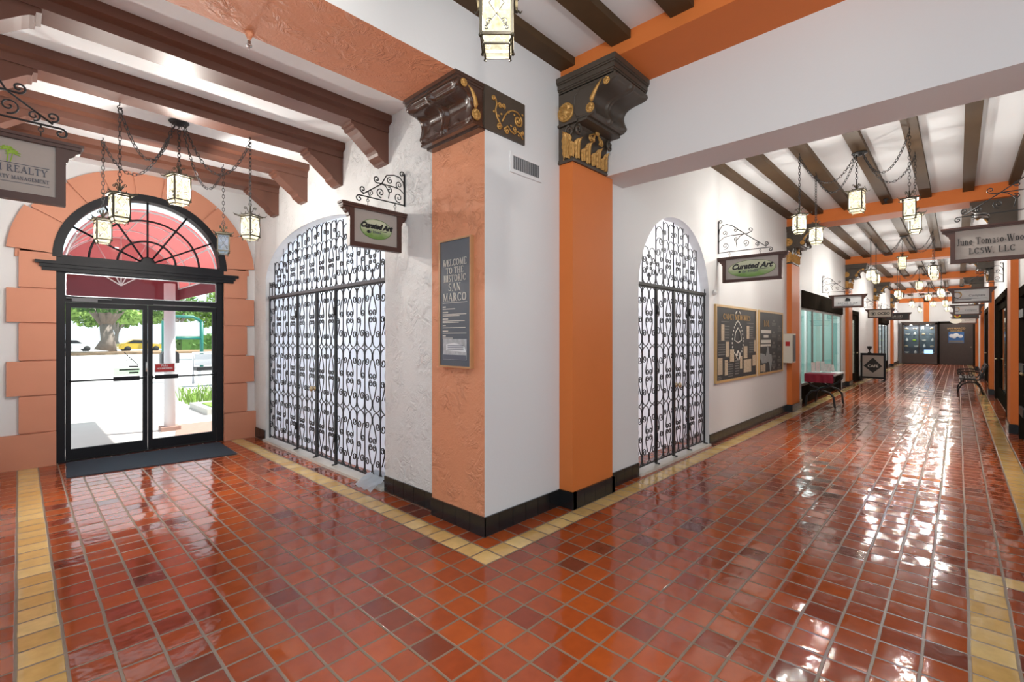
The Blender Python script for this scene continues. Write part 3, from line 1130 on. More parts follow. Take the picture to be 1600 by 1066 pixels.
def make_pilaster(label, group, back=-.02):
    """local: x along the wall (0 at the middle), wall plane at y=back, front towards -y"""
    t = thing('pilaster', label, 'pilaster', group=group)
    w = MB()
    w.box(-.335, .335, -.11, back, .155, 3.13)
    build('shaft', w, M['orange'], t)
    w = MB()
    w.box(-.345, .345, -.125, back, 0, .152, 1)
    for k in range(4):
        w.box(-.35 + k * .175 + .002, -.35 + (k + 1) * .175 - .002, -.13, -.05, .003, .155)
    w.box(-.352, -.3, -.13, back, .003, .155)
    w.box(.3, .352, -.13, back, .003, .155)
    build('tile_base', w, [M['tile_black'], M['grout']], t)
    # capital: bell with leaves, corbel, abacus
    XL, XR = -.345, .213
    w = MB()
    w.box(XL - .012, XR, -.132, back, 3.13, 3.15)
    w.box(XL - .006, XR, -.126, back, 3.15, 3.165)

    def bell(z):
        s = max(0, min(1, (z - 3.15) / .33))
        return -.105 - .05 * s ** 3
    w.prism([(back, 3.165), (bell(3.17), 3.165), (bell(3.25), 3.25), (bell(3.33), 3.33), (bell(3.4), 3.4), (bell(3.44), 3.44), (-.16, 3.46), (-.16, 3.485), (back, 3.485)], 'x', XL, XR)
    w.box(XL - .02, XR, -.175, back, 3.465, 3.485)
    for sx in (-1, 1):
        xx = XL + .02 if sx < 0 else XR - .02
        sp = spiral((xx, 3.405), .050, 90, .008, 90 + sx * 560, 26)
        w.tube([(a, -.165, b) for a, b in sp], .012, 6)
    sp = spiral((-.085, 3.405), .050, 90, .008, 90 - 560, 26)
    w.tube([(XL - .006, a, b) for a, b in sp], .012, 6)
    corbel_block(w, XL, XR, back, .55 + back, 3.485, 3.775, .03, .60)
    w.box(XL, XR, -.27, back, 3.46, 3.49)
    # abacus with stepped moulding
    for ex, z0, z1 in ((.0, 3.765, 3.79), (.012, 3.79, 3.805), (.020, 3.805, 3.845), (.032, 3.845, 3.86), (.04, 3.86, 3.905)):
        w.box(XL - ex, XR, -.535 - ex, back, z0, z1)
    # groove framing the side panel
    pts = [(XL, -.28, 3.51), (XL, -.33, 3.58), (XL, -.32, 3.66), (XL, -.38, 3.74), (XL, -.20, 3.75), (XL, -.14, 3.70), (XL, -.13, 3.56), (XL, -.16, 3.51)]
    w.tube(pts, .006, 5, closed=True)
    cap = build('capital', w, M['capital'], t)
    for cx, wd, h in ((-.285, .105, .20), (-.195, .060, .13), (-.115, .095, .21), (-.03, .060, .135), (.055, .095, .20), (.123, .050, .13), (.176, .068, .19)):
        w = MB()
        leaf(w, cx, 3.165, wd, h, bell)
        build('leaf_carving', w, M['gold'], cap)
    for cy, wd, h in ((-.06, .13, .25), (-.125, .06, .15)):
        w = MB()
        leaf(w, 0, 3.165, wd, h, lambda z: 0)
        w.v = [(XL + y, x + cy, z) for x, y, z in w.v]
        build('leaf_carving', w, M['gold'], cap)
    for cy, cz, rr in ((-.47, 3.72, .032), (-.305, 3.545, .043), (-.045, 3.585, .085)):
        w = MB()
        rosette(w, (XL, cy, cz), rr, 'x', -1)
        build('rosette_carving', w, M['gold'], cap)
    w = MB()
    pts = [(XL - .006, -.425, 3.75), (XL - .012, -.385, 3.70), (XL - .014, -.35, 3.65), (XL - .014, -.328, 3.61), (XL - .008, -.318, 3.59)]
    w.tube(pts, .02, 6, rads=[.004, .014, .02, .022, .012], flat=.6)
    build('slim_leaf_carving', w, M['gold'], cap)
    w = MB()
    rosette(w, (-.04, -.178, 3.455), .030, 'y', -1)
    build('rosette_carving', w, M['gold'], cap)
    for sx in (-1, 1):
        w = MB()
        sp = spiral((-.04 + sx * .085, 3.385), .032, 90, .006, 90 - sx * 520, 22)
        w.tube([(a, -.165, b) for a, b in [(-.04, 3.46)] + sp], .008, 6)
        w.tube([(-.04 + sx * .03, -.17, 3.43), (-.04 + sx * .055, -.175, 3.39), (-.04 + sx * .045, -.17, 3.36)], .012, 6)
        build('scroll_carving', w, M['gold'], cap)
    return t


pil_labels_L = ['orange pilaster with dark gilded capital beside the white corner pier',
                'orange pilaster carrying the white fire extinguisher cabinet on the left corridor wall',
                'orange pilaster between the teal shop window and the poster stand',
                'orange pilaster behind the black poster stand on the left wall',
                'orange pilaster on the left wall nearest the display case']
pil_labels_R = ['orange pilaster under the large cream name sign on the right wall',
                'orange pilaster behind the black iron bench on the right wall',
                'third orange pilaster along the right corridor wall',
                'orange pilaster on the right wall nearest the dark end door']
p0 = make_pilaster(pil_labels_L[0], 'orange pilasters along the left wall', .04)
p0.location = (3.765, 2.62, 0)
p1 = make_pilaster(pil_labels_L[1], 'orange pilasters along the left wall')
p1.location = (BEAMS[1] + .335, YL + .02, 0)
p1.scale = (1, 1, 3.83 / 3.905)
for k in range(2, 5):
    dup(p1, (BEAMS[k] + .335, YL + .02, 0), 0, pil_labels_L[k])
for k in range(1, 5):
    dup(p1, (BEAMS[k] + .325, YR - .02, 0), PI, pil_labels_R[k - 1], 'orange pilasters along the right wall')

# big carved bracket on the orange jamb, with a flat carved panel turning onto the white face
t = thing('carved_bracket', 'glossy dark carved bracket with gilded scroll panel on top of the white corner pier', 'bracket', (2.488, 2.98, 3.16))
w = MB()
corbel_block(w, 2.655, 3.31, 0, .275, 3.185, 3.455, .026, .46)
w.v = [(y + 2.488, x, z) for x, y, z in w.v]
w.box(2.20, 2.488, 2.65, 3.315, 3.455, 3.475)
w.box(2.185, 2.488, 2.645, 3.32, 3.475, 3.504)
w.box(2.36, 2.488, 2.65, 3.315, 3.165, 3.185)
w.box(2.42, 2.488, 2.655, 3.31, 3.15, 3.165)
body = build('carved_body', w, M['capital_gloss'], t, True)
w = MB()
w.box(2.47, 2.936, 2.642, 2.66, 3.165, 3.504)
pan = build('side_panel', w, M['capital'], t, True)
w = MB()
yy = 2.64


def sc_(pts, r=.007):
    w.tube([(a, yy - .003, b) for a, b in pts], r, 6)


sc_([(2.585, 3.43), (2.60, 3.39), (2.585, 3.34), (2.60, 3.29), (2.635, 3.25), (2.66, 3.225)])
sc_(spiral((2.565, 3.425), .02, 0, .004, 480, 16))
sc_(spiral((2.635, 3.39), .022, 180, .004, -300, 16))
sc_(spiral((2.63, 3.22), .026, 60, .004, 560, 18))
sc_([(2.66, 3.27), (2.69, 3.33), (2.73, 3.375), (2.78, 3.40), (2.83, 3.405), (2.87, 3.385)])
sc_(spiral((2.845, 3.335), .05, 60, .006, -560, 28), .009)
sc_(spiral((2.675, 3.40), .02, -60, .004, 420, 16))
sc_([(2.68, 3.22), (2.72, 3.255), (2.76, 3.225), (2.80, 3.215), (2.84, 3.25)])
sc_(spiral((2.715, 3.215), .028, 90, .004, 600, 18))
sc_(spiral((2.80, 3.255), .022, -90, .004, 380, 16))
sc_([(2.84, 3.25), (2.88, 3.235), (2.905, 3.20)])
sc_(spiral((2.90, 3.255), .018, 180, .003, 640, 14))
for q in range(9):
    w.ball((2.57 + .04 * q + random.uniform(-.01, .01), yy - .004, 3.21 + random.uniform(0, .2)), .010, 6, 4, (1.3, .6, 1))
build('gilt_scrollwork', w, M['gold'], pan, True)
w = MB()
rosette(w, (2.262, 2.642, 3.43), .030, 'y', -1)
build('rosette_carving', w, M['gold'], body, True)
w = MB()
rosette(w, (2.385, 2.642, 3.235), .042, 'y', -1)
build('rosette_carving', w, M['gold'], body, True)
w = MB()
w.tube([(2.30, 2.637, 3.425), (2.335, 2.634, 3.40), (2.365, 2.632, 3.35), (2.375, 2.632, 3.305), (2.375, 2.637, 3.28)], .02, 6, rads=[.004, .012, .018, .02, .01], flat=.6)
build('slim_leaf_carving', w, M['gold'], body, True)


# ------------------------------------------------------------------ wrought iron gates
def top_curl(a, b):
    """from the middle line over the arch, down beside the bar and round into the small curl"""
    R = a * .46
    p = [(a / 2 + R * math.cos(math.radians(q)), b - R + R * math.sin(math.radians(q))) for q in (175, 150, 125, 100, 75, 50, 25, 0)]
    rc = a * .25
    cx, cz = a * .70 - .01 * a, b - R - .42 * a
    p += [(a * .955, b - R - .20 * a)]
    p += spiral((cx, cz), rc, 0, rc * .42, -430, 18, (cx - .03 * a, cz + .02 * a))
    return p


def gate_scroll(a, b):
    """one S-scroll of half width a (0 = middle of the pair, a = next to the bar) and half height b"""
    R = a * .46
    kr = min(.23 * a, .115 * b)
    kc = (.25 * a, kr * 1.12)
    pts = spiral(kc, kr * .34, -480, kr, 0, 18)
    pts += [(kc[0] + kr * .98, kr * 2.0), (.40 * a, .34 * b), (.20 * a, .60 * b), (.07 * a, b - 1.7 * R)]
    return pts + top_curl(a, b)


def grille(w, place, u0, u1, z0, z1, pair, flip=False):
    """fill one panel between two bars from z0 to z1 with scroll rows"""
    mid = (z0 + z1) / 2
    b = (z1 - z0) / 2
    if pair:
        c, a = (u0 + u1) / 2, (u1 - u0) / 2
        for sx in (-1, 1):
            for sz in (-1, 1):
                w.tube([place(c + sx * x, mid + sz * z) for x, z in gate_scroll(a, b)], .006, 4)
    else:
        a = u1 - u0
        for sz in (-1, 1):
            s = sz if not flip else -sz
            if s > 0:
                w.tube([place(u0 + x, mid + sz * z) for x, z in gate_scroll(a, b)], .006, 4)
            else:
                w.tube([place(u1 - x, mid + sz * z) for x, z in gate_scroll(a, b)], .006, 4)


def make_gate(label, loc, place, secs, leaves, zbot, zbar, arch, frame_mat, rows=3):
    """secs: list of (name, [(u0,u1,pair),...]) bays from low u to high u"""
    t = thing('iron_gate', label, 'gate', loc)

    def bar(w, u, z0, z1, r=.0065):
        w.tube([place(u, z0), place(u, z1)], r, 4)

    def flat(w, ua, ub, za, zb, th):
        a, b = place(ua, za, -th), place(ub, zb, th)
        w.box(min(a[0], b[0]), max(a[0], b[0]), min(a[1], b[1]), max(a[1], b[1]), za, zb)
    tym = MB()
    for name, bays in secs:
        w = MB()
        ua, ub = bays[0][0], bays[-1][1]
        H = (zbar - .02 - zbot) / rows
        for n, (p, q, pair) in enumerate(bays):
            for r in range(rows):
                grille(w, place, p, q, zbot + r * H + .004, zbot + (r + 1) * H - .004, pair, (n % 2) == 1)
            if n:
                bar(w, p, zbot, zbar)
        # frame of the panel
        flat(w, ua, ub, zbot, zbot + .016, .008)
        flat(w, ua, ub, zbar - .03, zbar - .012, .008)
        th = .016 if name == 'gate_leaf' else .012
        flat(w, ua, ua + th * 1.6, zbot - .02, zbar, th * .8)
        flat(w, ub - th * 1.6, ub, zbot - .02, zbar, th * .8)
        pt = build(name, w, M['iron'], t, True, weld=False)
        if name == 'gate_leaf':
            for zz in (.35, zbar - .28):
                h = MB()
                uu = ua if leaves[0] == ua else ub
                h.tube([place(uu, zz - .05, -.018), place(uu, zz + .05, -.018)], .013, 8)
                build('hinge', h, M['iron'], pt, True)
        # fanlight above
        for n, (p, q, pair) in enumerate(bays):
            hp, hq = arch(p) - .04, arch(q) - .04
            bar(tym, p, zbar, max(zbar + .02, hp))
            top = min(hp, hq, arch((p + q) / 2) - .04)
            if top - zbar > .34:
                z1 = zbar + min(.60, top - zbar)
                grille(tym, place, p, q, zbar + .015, z1, pair, n % 2 == 0)
                if top - z1 > .1:
                    a, b = ((q - p) / 2, top - z1) if pair else (q - p, top - z1)
                    R = a * .47
                    for sx in ((-1, 1) if pair else (1,)):
                        c = (p + q) / 2 if pair else p
                        sp = [(.05 * a, 0), (.05 * a, max(.01, b - 1.5 * R))] + top_curl(a, b)
                        tym.tube([place(c + sx * x, z1 + z) for x, z in sp], .006, 4)
            elif top - zbar > .1:
                a = (q - p) / 2
                for sx in (-1, 1):
                    sp = [(0.05 * a, .0)] + [(.1 * a, (top - zbar) * .5)] + spiral((a * .5, top - zbar - a * .5), a * .45, 160, a * .1, -400, 16)
                    tym.tube([place((p + q) / 2 + sx * x, zbar + z) for x, z in sp], .006, 4)
        bar(tym, bays[-1][1], zbar, max(zbar + .02, arch(bays[-1][1]) - .04))
    build('arched_top_grille', tym, M['iron'], t, True, weld=False)
    w = MB()
    flat(w, secs[0][1][0][0], secs[-1][1][-1][1], zbar - .012, zbar + .022, .02)
    build('transom_bar', w, frame_mat, t, True)
    return t


def seq(u, spec):
    out = []
    for wd, pair in spec:
        out.append((u, u + wd, pair))
        u += wd
    return out


def placeA(u, z, d=0.0):
    return (2.605 + d, u, z)


def placeB(u, z, d=0.0):
    return (u, 2.635 + d, z)


nw, wd = .175, .32
gA = make_gate('wide arched wrought iron gate with scrolls in the entrance hall, left of the corner pier', (2.605, 5.855, .03), placeA,
               [('fixed_grille', seq(4.20, [(nw, False), (wd, True), (nw, False), (wd, True), (nw, False)])),
                ('gate_leaf', seq(5.365, [(.262, True), (.262, True)])),
                ('gate_leaf', seq(5.889, [(.30, True), (.30, True)])),
                ('fixed_grille', seq(6.489, [(wd, True), (nw, False), (wd, True), (.205, False)]))],
               (5.365, 6.489), .06, 2.14, archA, M['iron_grey'])
gB = make_gate('narrow arched wrought iron gate with scrolls in the corridor wall beyond the first orange pilaster', (5.78, 2.635, .03), placeB,
               [('fixed_grille', seq(4.765, [(.18, False), (.335, True)])),
                ('gate_leaf', seq(5.28, [(.20, False), (.29, True)])),
                ('gate_leaf', seq(5.77, [(.28, True), (.17, False)])),
                ('fixed_grille', seq(6.22, [(.27, True), (.29, True)]))],
               (5.28, 6.22), .06, 2.16, archB, M['iron'])
# door knobs (part of the gates)
w = MB()
w.lathe([(.030, 0), (.032, -.008), (.014, -.014), (.014, -.026), (.026, -.032), (.035, -.044), (.034, -.056), (.022, -.066), (.001, -.068)], 16, (2.59, 5.905, .90), 'x')
build('door_knob', w, M['brass'], gA, True)
w = MB()
w.lathe([(.030, 0), (.032, -.008), (.014, -.014), (.014, -.026), (.026, -.032), (.035, -.044), (.034, -.056), (.022, -.066), (.001, -.068)], 16, (5.81, 2.62, .94), 'y')
build('door_knob', w, M['brass'], gB, True)
# little feet under the posts
for gt, pl, us in ((gA, placeA, (5.365, 5.889, 6.489, 4.21)), (gB, placeB, (5.28, 5.77, 6.22, 6.76))):
    for u in us:
        w = MB()
        w.tube([pl(u, .06), pl(u, .035), pl(u, .034, -.05)], .012, 6)
        build('drop_bolt', w, M['iron'], gt, True)

# sheets hung behind the gates
w = MB()
w.grid(lambda u, v: (2.80 + .012 * math.sin(u * 23 + v * 5) + .008 * math.sin(v * 17 + u * 31) + .01 * random.random(), 3.6 + 4.3 * u, .0 + 3.1 * v), 60, 40)
w2 = solo('plastic_sheet', w, M['sheet'], 'bluish translucent plastic sheet hung behind the wide arched gate', 'sheet')
w = MB()
w.grid(lambda u, v: (4.45 + 3.4 * u, 3.0 + .015 * math.sin(u * 60) + .006 * math.sin(v * 5), .0 + 3.2 * v), 90, 8)
solo('white_curtain', w, M['sheet_white'], 'plain white curtain hung behind the narrow arched gate', 'curtain')
# end of the plastic sheet poking out over the sill
w = MB()
w.grid(lambda u, v: (2.40 + .36 * v, 4.22 + .34 * u + .10 * v, .010 + .045 * max(0, math.sin(v * 2.6)) + .018 * math.sin(u * 9 + v * 6) ** 2 + .03 * (v > .45)), 14, 10)
solo('plastic_scrap', w, M['sheet'], 'crumpled clear plastic lying over the sill at the near end of the wide gate', 'plastic')


# ------------------------------------------------------------------ chains, lanterns, swags
def link(w, p, d, size, turn, r):
    """one oval chain link centred on p along direction d"""
    d = Vector(d).normalized()
    a = d.orthogonal().normalized()
    ref = Vector((0, 0, 1)) if abs(d.z) < .9 else Vector((1, 0, 0))
    a = (ref - d * ref.dot(d)).normalized()
    if turn:
        a = d.cross(a)
    pts = []
    for k in range(8):
        q = 2 * PI * k / 8
        pts.append(Vector(p) + d * (size * .62 * math.cos(q)) + a * (size * .30 * math.sin(q)))
    w.tube(pts, r, 4, closed=True)


def chain(w, pts, size=.042, r=.0035):
    pts = [Vector(p) for p in pts]
    seg = [(pts[i + 1] - pts[i]).length for i in range(len(pts) - 1)]
    tot = sum(seg)
    n = max(1, int(round(tot / (size * .92))))
    for k in range(n):
        s = (k + .5) / n * tot
        i = 0
        while i < len(seg) - 1 and s > seg[i]:
            s -= seg[i]
            i += 1
        d = (pts[i + 1] - pts[i])
        link(w, pts[i] + d * (s / max(seg[i], 1e-6)), d, size, k % 2, r)


def catenary(a, b, sag, n=22):
    a, b = Vector(a), Vector(b)
    out = []
    for k in range(n + 1):
        u = k / n
        p = a.lerp(b, u)
        p.z -= sag * 4 * u * (1 - u)
        out.append(p)
    return out


def make_lantern(label, group, drop, rot=0.0, lit=True, power=None, loc=(0, 0, 0), B=.057, hgt=.205):
    """hangs from its hook at local (0,0,0); drop = distance from the hook to the roof of the lantern"""
    t = thing('hanging_lantern', label, 'lantern', loc, rot, group)
    z1 = -drop
    z0 = z1 - hgt
    # hook and chain
    w = MB()
    w.tube([(0, 0, 0), (0, 0, -.025)], .005, 6)
    w.tube([(x, 0, -.045 + z) for x, z in arc((0, 0), .016, 90, 380, 10)], .004, 5)
    chain(w, [(0, 0, -.055), (0, 0, z1 + .115)])
    w.tube([(x, 0, z1 + .115 + z) for x, z in arc((0, 0), .018, 0, 360, 12)[:-1]], .0035, 5, closed=True)
    build('chain', w, M['iron'], t)
    # roof plate with spikes and the scrolled crown
    w = MB()
    E_ = B + .026
    w.box(-E_, E_, -E_, E_, z1 - .012, z1)
    w.add([(-E_, -E_, z1), (E_, -E_, z1), (E_, E_, z1), (-E_, E_, z1), (-.03, -.03, z1 + .022), (.03, -.03, z1 + .022), (.03, .03, z1 + .022), (-.03, .03, z1 + .022)],
          [(0, 1, 5, 4), (1, 2, 6, 5), (2, 3, 7, 6), (3, 0, 4, 7), (4, 5, 6, 7)])
    for sx in (-1, 1):
        for sy in (-1, 1):
            w.tube([(sx * E_ * .8, sy * E_ * .8, z1 - .003), (sx * (E_ + .014), sy * (E_ + .014), z1 + .0), (sx * (E_ + .022), sy * (E_ + .022), z1 + .016)], .005, 5, rads=[.006, .005, .002])
            # upright leaf between
            w.tube([(sx * E_, sy * .02, z1), (sx * (E_ + .006), sy * .03, z1 + .022)], .004, 5, rads=[.005, .001])
            w.tube([(sx * .02, sy * E_, z1), (sx * .03, sy * (E_ + .006), z1 + .022)], .004, 5, rads=[.005, .001])
    w.tube([(0, 0, z1 + .01), (0, 0, z1 + .10)], .009, 8, rads=[.014, .007])
    for k in range(4):
        a = PI / 2 * k + PI / 4
        sp = [(.008, .03), (.022, .05), (.03, .075)] + spiral((.044, .075), .015, 180, .004, -240, 12)
        w.tube([(math.cos(a) * x, math.sin(a) * x, z1 + z) for x, z in sp], .0035, 5)
    build('roof', w, M['bronze'], t)
    # cage
    w = MB()
    for sx in (-1, 1):
        for sy in (-1, 1):
            w.box(sx * B - .007, sx * B + .007, sy * B - .007, sy * B + .007, z0, z1)
            w.ball((sx * (B + .003), sy * (B + .003), z0 - .008), .009, 6, 4)
            q = B - .012
            w.tube([(sx * B, sy * B, z0), (sx * q, sy * q, z0 - .036)], .005, 5)
            w.tube([(sx * q, sy * q, z0 - .03), (sx * (q + .006), sy * (q + .006), z0 - .046), (sx * (q - .002), sy * (q - .002), z0 - .052)], .004, 5)
    for zz in (z0, z1 - .018):
        for s in (-1, 1):
            w.box(-B, B, s * B - .006, s * B + .006, zz - .006, zz + .006)
            w.box(s * B - .006, s * B + .006, -B, B, zz - .006, zz + .006)
    q = B - .012
    for s in (-1, 1):
        w.box(-q, q, s * q - .004, s * q + .004, z0 - .04, z0 - .033)
        w.box(s * q - .004, s * q + .004, -q, q, z0 - .04, z0 - .033)
    build('cage', w, M['bronze'], t)
    # thin scrollwork in front of each pane
    w = MB()
    zc = (z0 + z1) / 2

    def face(pts, r=.0026):
        for k in range(4):
            a = PI / 2 * k
            w.tube([(x * math.cos(a) + (B + .002) * math.sin(a), x * math.sin(a) - (B + .002) * math.cos(a), z) for x, z in pts], r, 4)
    q = B / .072
    face([(0, z1 - .03), (.035 * q, zc + .03), (0, zc - .02), (-.035 * q, zc + .03), (0, z1 - .03)])
    for s in (-1, 1):
        face([(0, zc - .02), (s * .02 * q, zc - .045)] + spiral((s * .036 * q, zc - .055), .017 * q, 150 if s > 0 else 30, .004, (150 if s > 0 else 30) - s * 420, 12))
        face(spiral((s * .045 * q, z1 - .045), .014 * q, 90, .003, 90 - s * 460, 12))
        face(spiral((s * .048 * q, z0 + .028), .013 * q, 90, .003, 90 + s * 460, 12))
    build('pane_scrollwork', w, M['iron'], t)
    # glass panes
    G = M['lantern_warm'] if lit else M['lantern_dim']
    w = MB()
    b = B - .002
    for k in range(4):
        a = PI / 2 * k
        ca, sa = math.cos(a), math.sin(a)
        R_ = lambda x, y: (x * ca - y * sa, x * sa + y * ca)
        (xa, ya), (xb, yb) = R_(-b, -b), R_(b, -b)
        (xc, yc), (xd, yd) = R_(-(b - .012), -(b - .012)), R_(b - .012, -(b - .012))
        w.quad((xa, ya, z0), (xb, yb, z0), (xb, yb, z1 - .014), (xa, ya, z1 - .014))
        w.quad((xa, ya, z0), (xb, yb, z0), (xd, yd, z0 - .036), (xc, yc, z0 - .036))
    build('glass_panes', w, G, t)
    if lit:
        w = MB()
        w.lathe([(.012, z1 - .02), (.013, z1 - .06), (.011, z1 - .065)], 10)
        build('bulb_holder', w, M['brass'], t)
        ld = bpy.data.lights.new('bulb', 'POINT')
        ld.energy = power or LANTERN_W
        ld.color = (1.0, 0.955, 0.88)
        ld.shadow_soft_size = .03
        lo = bpy.data.objects.new('bulb', ld)
        lo.location = (0, 0, zc - .02)
        COL.objects.link(lo)
        lo.parent = t
    return t


def make_swag(label, zdrop, hooks, loc, group=None):
    """ceiling plate with chains swagging out to the hooks of the outer lanterns"""
    t = thing('swag_canopy', label, 'light fitting', loc, 0, group)
    w = MB()
    w.lathe([(.005, 0), (.085, 0), (.09, -.008), (.08, -.018), (.04, -.024), (.03, -.04), (.001, -.042)], 20)
    build('ceiling_plate', w, M['iron'], t)
    for hx, hy, hz, sag in hooks:
        w = MB()
        d = math.hypot(hx, hy)
        chain(w, catenary((hx / d * .05, hy / d * .05, -.02), (hx, hy, hz - .05), sag), .045)
        build('swag_chain', w, M['iron'], t)
    return t


# entrance hall: plate under the ceiling, four outer lanterns on beam hooks
HX, HY = 1.13, 5.77
names = [('lit lantern at left of the entrance hall, hung on the nearer beam', .605, 5.277, .80, .12, True),
         ('lit lantern over the entrance hall, farthest left and lowest of five', .594, 6.33, .84, .08, True),
         ('lit iron lantern over the entrance hall, at far right beside the arched gate', 1.63, 5.241, .80, .49, True),
         ('small unlit bluish lantern hanging in front of the right end of the fanlight', 1.665, 6.286, .82, -.26, False)]
for lab, x, y, dr, rot, lit in names:
    make_lantern(lab, 'lanterns over the entrance hall', dr, rot, lit, 34, (x, y, 3.59))
make_lantern('lit lantern hanging high at the centre of the entrance hall cluster', 'lanterns over the entrance hall', .515, .23, True, 130, (HX, HY, ZH - .04), .072, .25)
make_swag('iron ceiling plate with chains swagged to the four outer lanterns of the entrance hall', 0, [(.605 - HX, 5.277 - HY, 3.59 - ZH, .42), (.594 - HX, 6.33 - HY, 3.59 - ZH, .42), (1.63 - HX, 5.241 - HY, 3.59 - ZH, .42), (1.665 - HX, 6.286 - HY, 3.59 - ZH, .42)], (HX, HY, ZH))

# crossing: the one lantern of its cluster that shows at the top of the photo
make_lantern('lit lantern at the middle of the near crossing, above the camera', 'lanterns over the crossing', .55, .3, True, 95, (1.03, .95, 4.0), .072, .25)
fore = make_lantern('large lit lantern before the white pier, cut off by the top photo edge', 'lanterns over the crossing', .865, -.82, True, 30, (1.535, 1.555, 4.0), .070, .215)

# corridor bays
bay_c = [(7.70, .95), (14.75, .95), (21.6, .95), (28.4, .95), (34.2, .95)]
bay_n = ['first corridor bay', 'second corridor bay', 'third corridor bay', 'fourth corridor bay', 'last corridor bay']
spots = [('left and nearer', -.52, .584, .82), ('left and farther', .48, .584, .82), ('right and nearer', -.52, -.537, .835), ('right and farther', .48, -.537, .825), ('central and highest', 0, .03, .50)]
L0 = {}
SW0 = None
for bi, (cx, cy) in enumerate(bay_c):
    for k, (nm, dx, dy, dr) in enumerate(spots):
        lab = 'lit lantern in the %s, %s of its five' % (bay_n[bi], nm)
        rot = [.66, .97, .06, .15, -.12][k] + .23 * bi
        loc = (cx + dx, cy + dy, 4.0)
        if bi == 0:
            L0[k] = make_lantern(lab, 'lanterns in the corridor', dr, rot, True, LANTERN_W * (.6 if k == 4 else 1), loc, *((.072, .25) if k == 4 else ()))
        else:
            r = dup(L0[k], loc, rot, lab)
    hk = [(dx, dy, 0, .36) for _, dx, dy, _ in spots[:4]]
    lab = 'dark ceiling plate with swagged chains holding the lanterns of the %s' % bay_n[bi]
    if SW0 is None:
        SW0 = make_swag(lab, 0, hk, (cx, cy, 4.0), 'swagged chain fittings in the corridor')
    else:
        dup(SW0, (cx, cy, 4.0), 0, lab)


# ------------------------------------------------------------------ hanging signs and their brackets
def make_bracket(label, L, H, loc, rotz, side):
    """wall bar at local x=0, arm runs towards +x*side, arm at z=0"""
    t = thing('sign_bracket', label, 'bracket', loc, rotz, 'scrolled iron sign brackets')
    s = side

    def C(pts, r=.006, n=5):
        return [(s * x, 0, z) for x, z in pts], r, n
    w = MB()
    w.tube(*C([(0.006, -.01), (0.006, H * .98)], .010))
    w.tube(*C(spiral((.034, H * .97), .028, 180, .007, -260, 16)))
    build('wall_bar', w, M['iron'], t)
    w = MB()
    w.tube(*C([(0, 0), (L * .93, 0)]))
    w.tube(*C([(L * .93, 0)] + spiral((L * .95, -.030), .030, 90, .008, -300, 16)))
    build('arm', w, M['iron'], t)
    w = MB()
    w.tube(*C([(.01, H * .55), (.02, H * .72), (.06, H * .85), (.12, H * .87), (.20, H * .80), (L * .5, H * .50), (L * .88, .015)]))
    w.tube(*C([(L * .25, H * .5), (L * .55, H * .5)] + spiral((L * .60, H * .60), .032, -90, .007, 330, 16)))
    w.tube(*C(spiral((L * .88, .058), .030, -100, .007, 330, 16)))
    for cx, cz, r0, a0, a1 in ((.13 * L, .60 * H, .036, -60, 420), (.14 * L, .20 * H, .048, -110, 400), (.33 * L, .66 * H, .032, 100, -380),
                               (.34 * L, .36 * H, .030, 60, 500), (.52 * L, .22 * H, .046, -100, 420), (.72 * L, .14 * H, .030, -90, 420)):
        w.tube(*C(spiral((cx, cz), r0, a0, .006, a1, 18), .005))
    w.tube(*C([(.005, .12 * H), (.02 * L, .36 * H), (.12 * L, .48 * H), (.26 * L, .5 * H)], .005))
    w.tube(*C([(.36 * L, .10 * H), (.34 * L, .30 * H), (.42 * L, .46 * H), (.5 * L, .5 * H)], .005))
    build('scrollwork', w, M['iron'], t)
    for q in (.22, .78):
        w = MB()
        w.tube([(s * L * q, 0, 0), (s * L * q, 0, -.02)], .005, 5)
        w.tube([(s * L * q + x, 0, -.032 + z) for x, z in arc((0, 0), .012, 0, 360, 10)[:-1]], .003, 5, closed=True)
        w.tube([(s * L * q, 0, -.044), (s * L * q, 0, -.075)], .003, 5)
        build('hanging_hook', w, M['iron'], t)
    return t


def make_sign(label, W, H, loc, rotz, face, frame=None, group='hanging shop signs'):
    """board W x H (frame outside), hangs below local z=0; front towards local -y"""
    t = thing('hanging_sign', label, 'sign', loc, rotz, group)
    F = frame or M['wood_sign']
    f = .042
    D = .028
    w = MB()
    w.box(-W / 2, W / 2, -D, D, -H, -H + f)
    w.box(-W / 2, -W / 2 + f, -D, D, -H + f, -.03)
    w.box(W / 2 - f, W / 2, -D, D, -H + f, -.03)
    build('frame', w, F, t)
    w = MB()
    w.box(-W / 2 - .08, W / 2 + .08, -D - .015, D + .015, -.018, 0)
    w.box(-W / 2 - .07, W / 2 + .07, -D - .008, D + .008, -.038, -.018)
    for s in (-1, 1):
        pr = [(W / 2, -.036), (W / 2 + .065, -.036), (W / 2 + .065, -.05), (W / 2 + .045, -.06), (W / 2 + .035, -.08), (W / 2 + .014, -.092), (W / 2 + .010, -.115), (W / 2, -.12)]
        w.prism([(s * a, b) for a, b in pr], 'y', -D * .9, D * .9)
    build('cornice', w, F, t)
    w = MB()
    w.box(-W / 2 + f - .004, W / 2 - f + .004, -.012, .012, -H + f - .004, -.03)
    build('panel', w, face, t)
    return t


def ell(cx, cz, rx, rz, n=40):
    return [(cx + rx * math.cos(2 * PI * k / n), cz + rz * math.sin(2 * PI * k / n)) for k in range(n)]


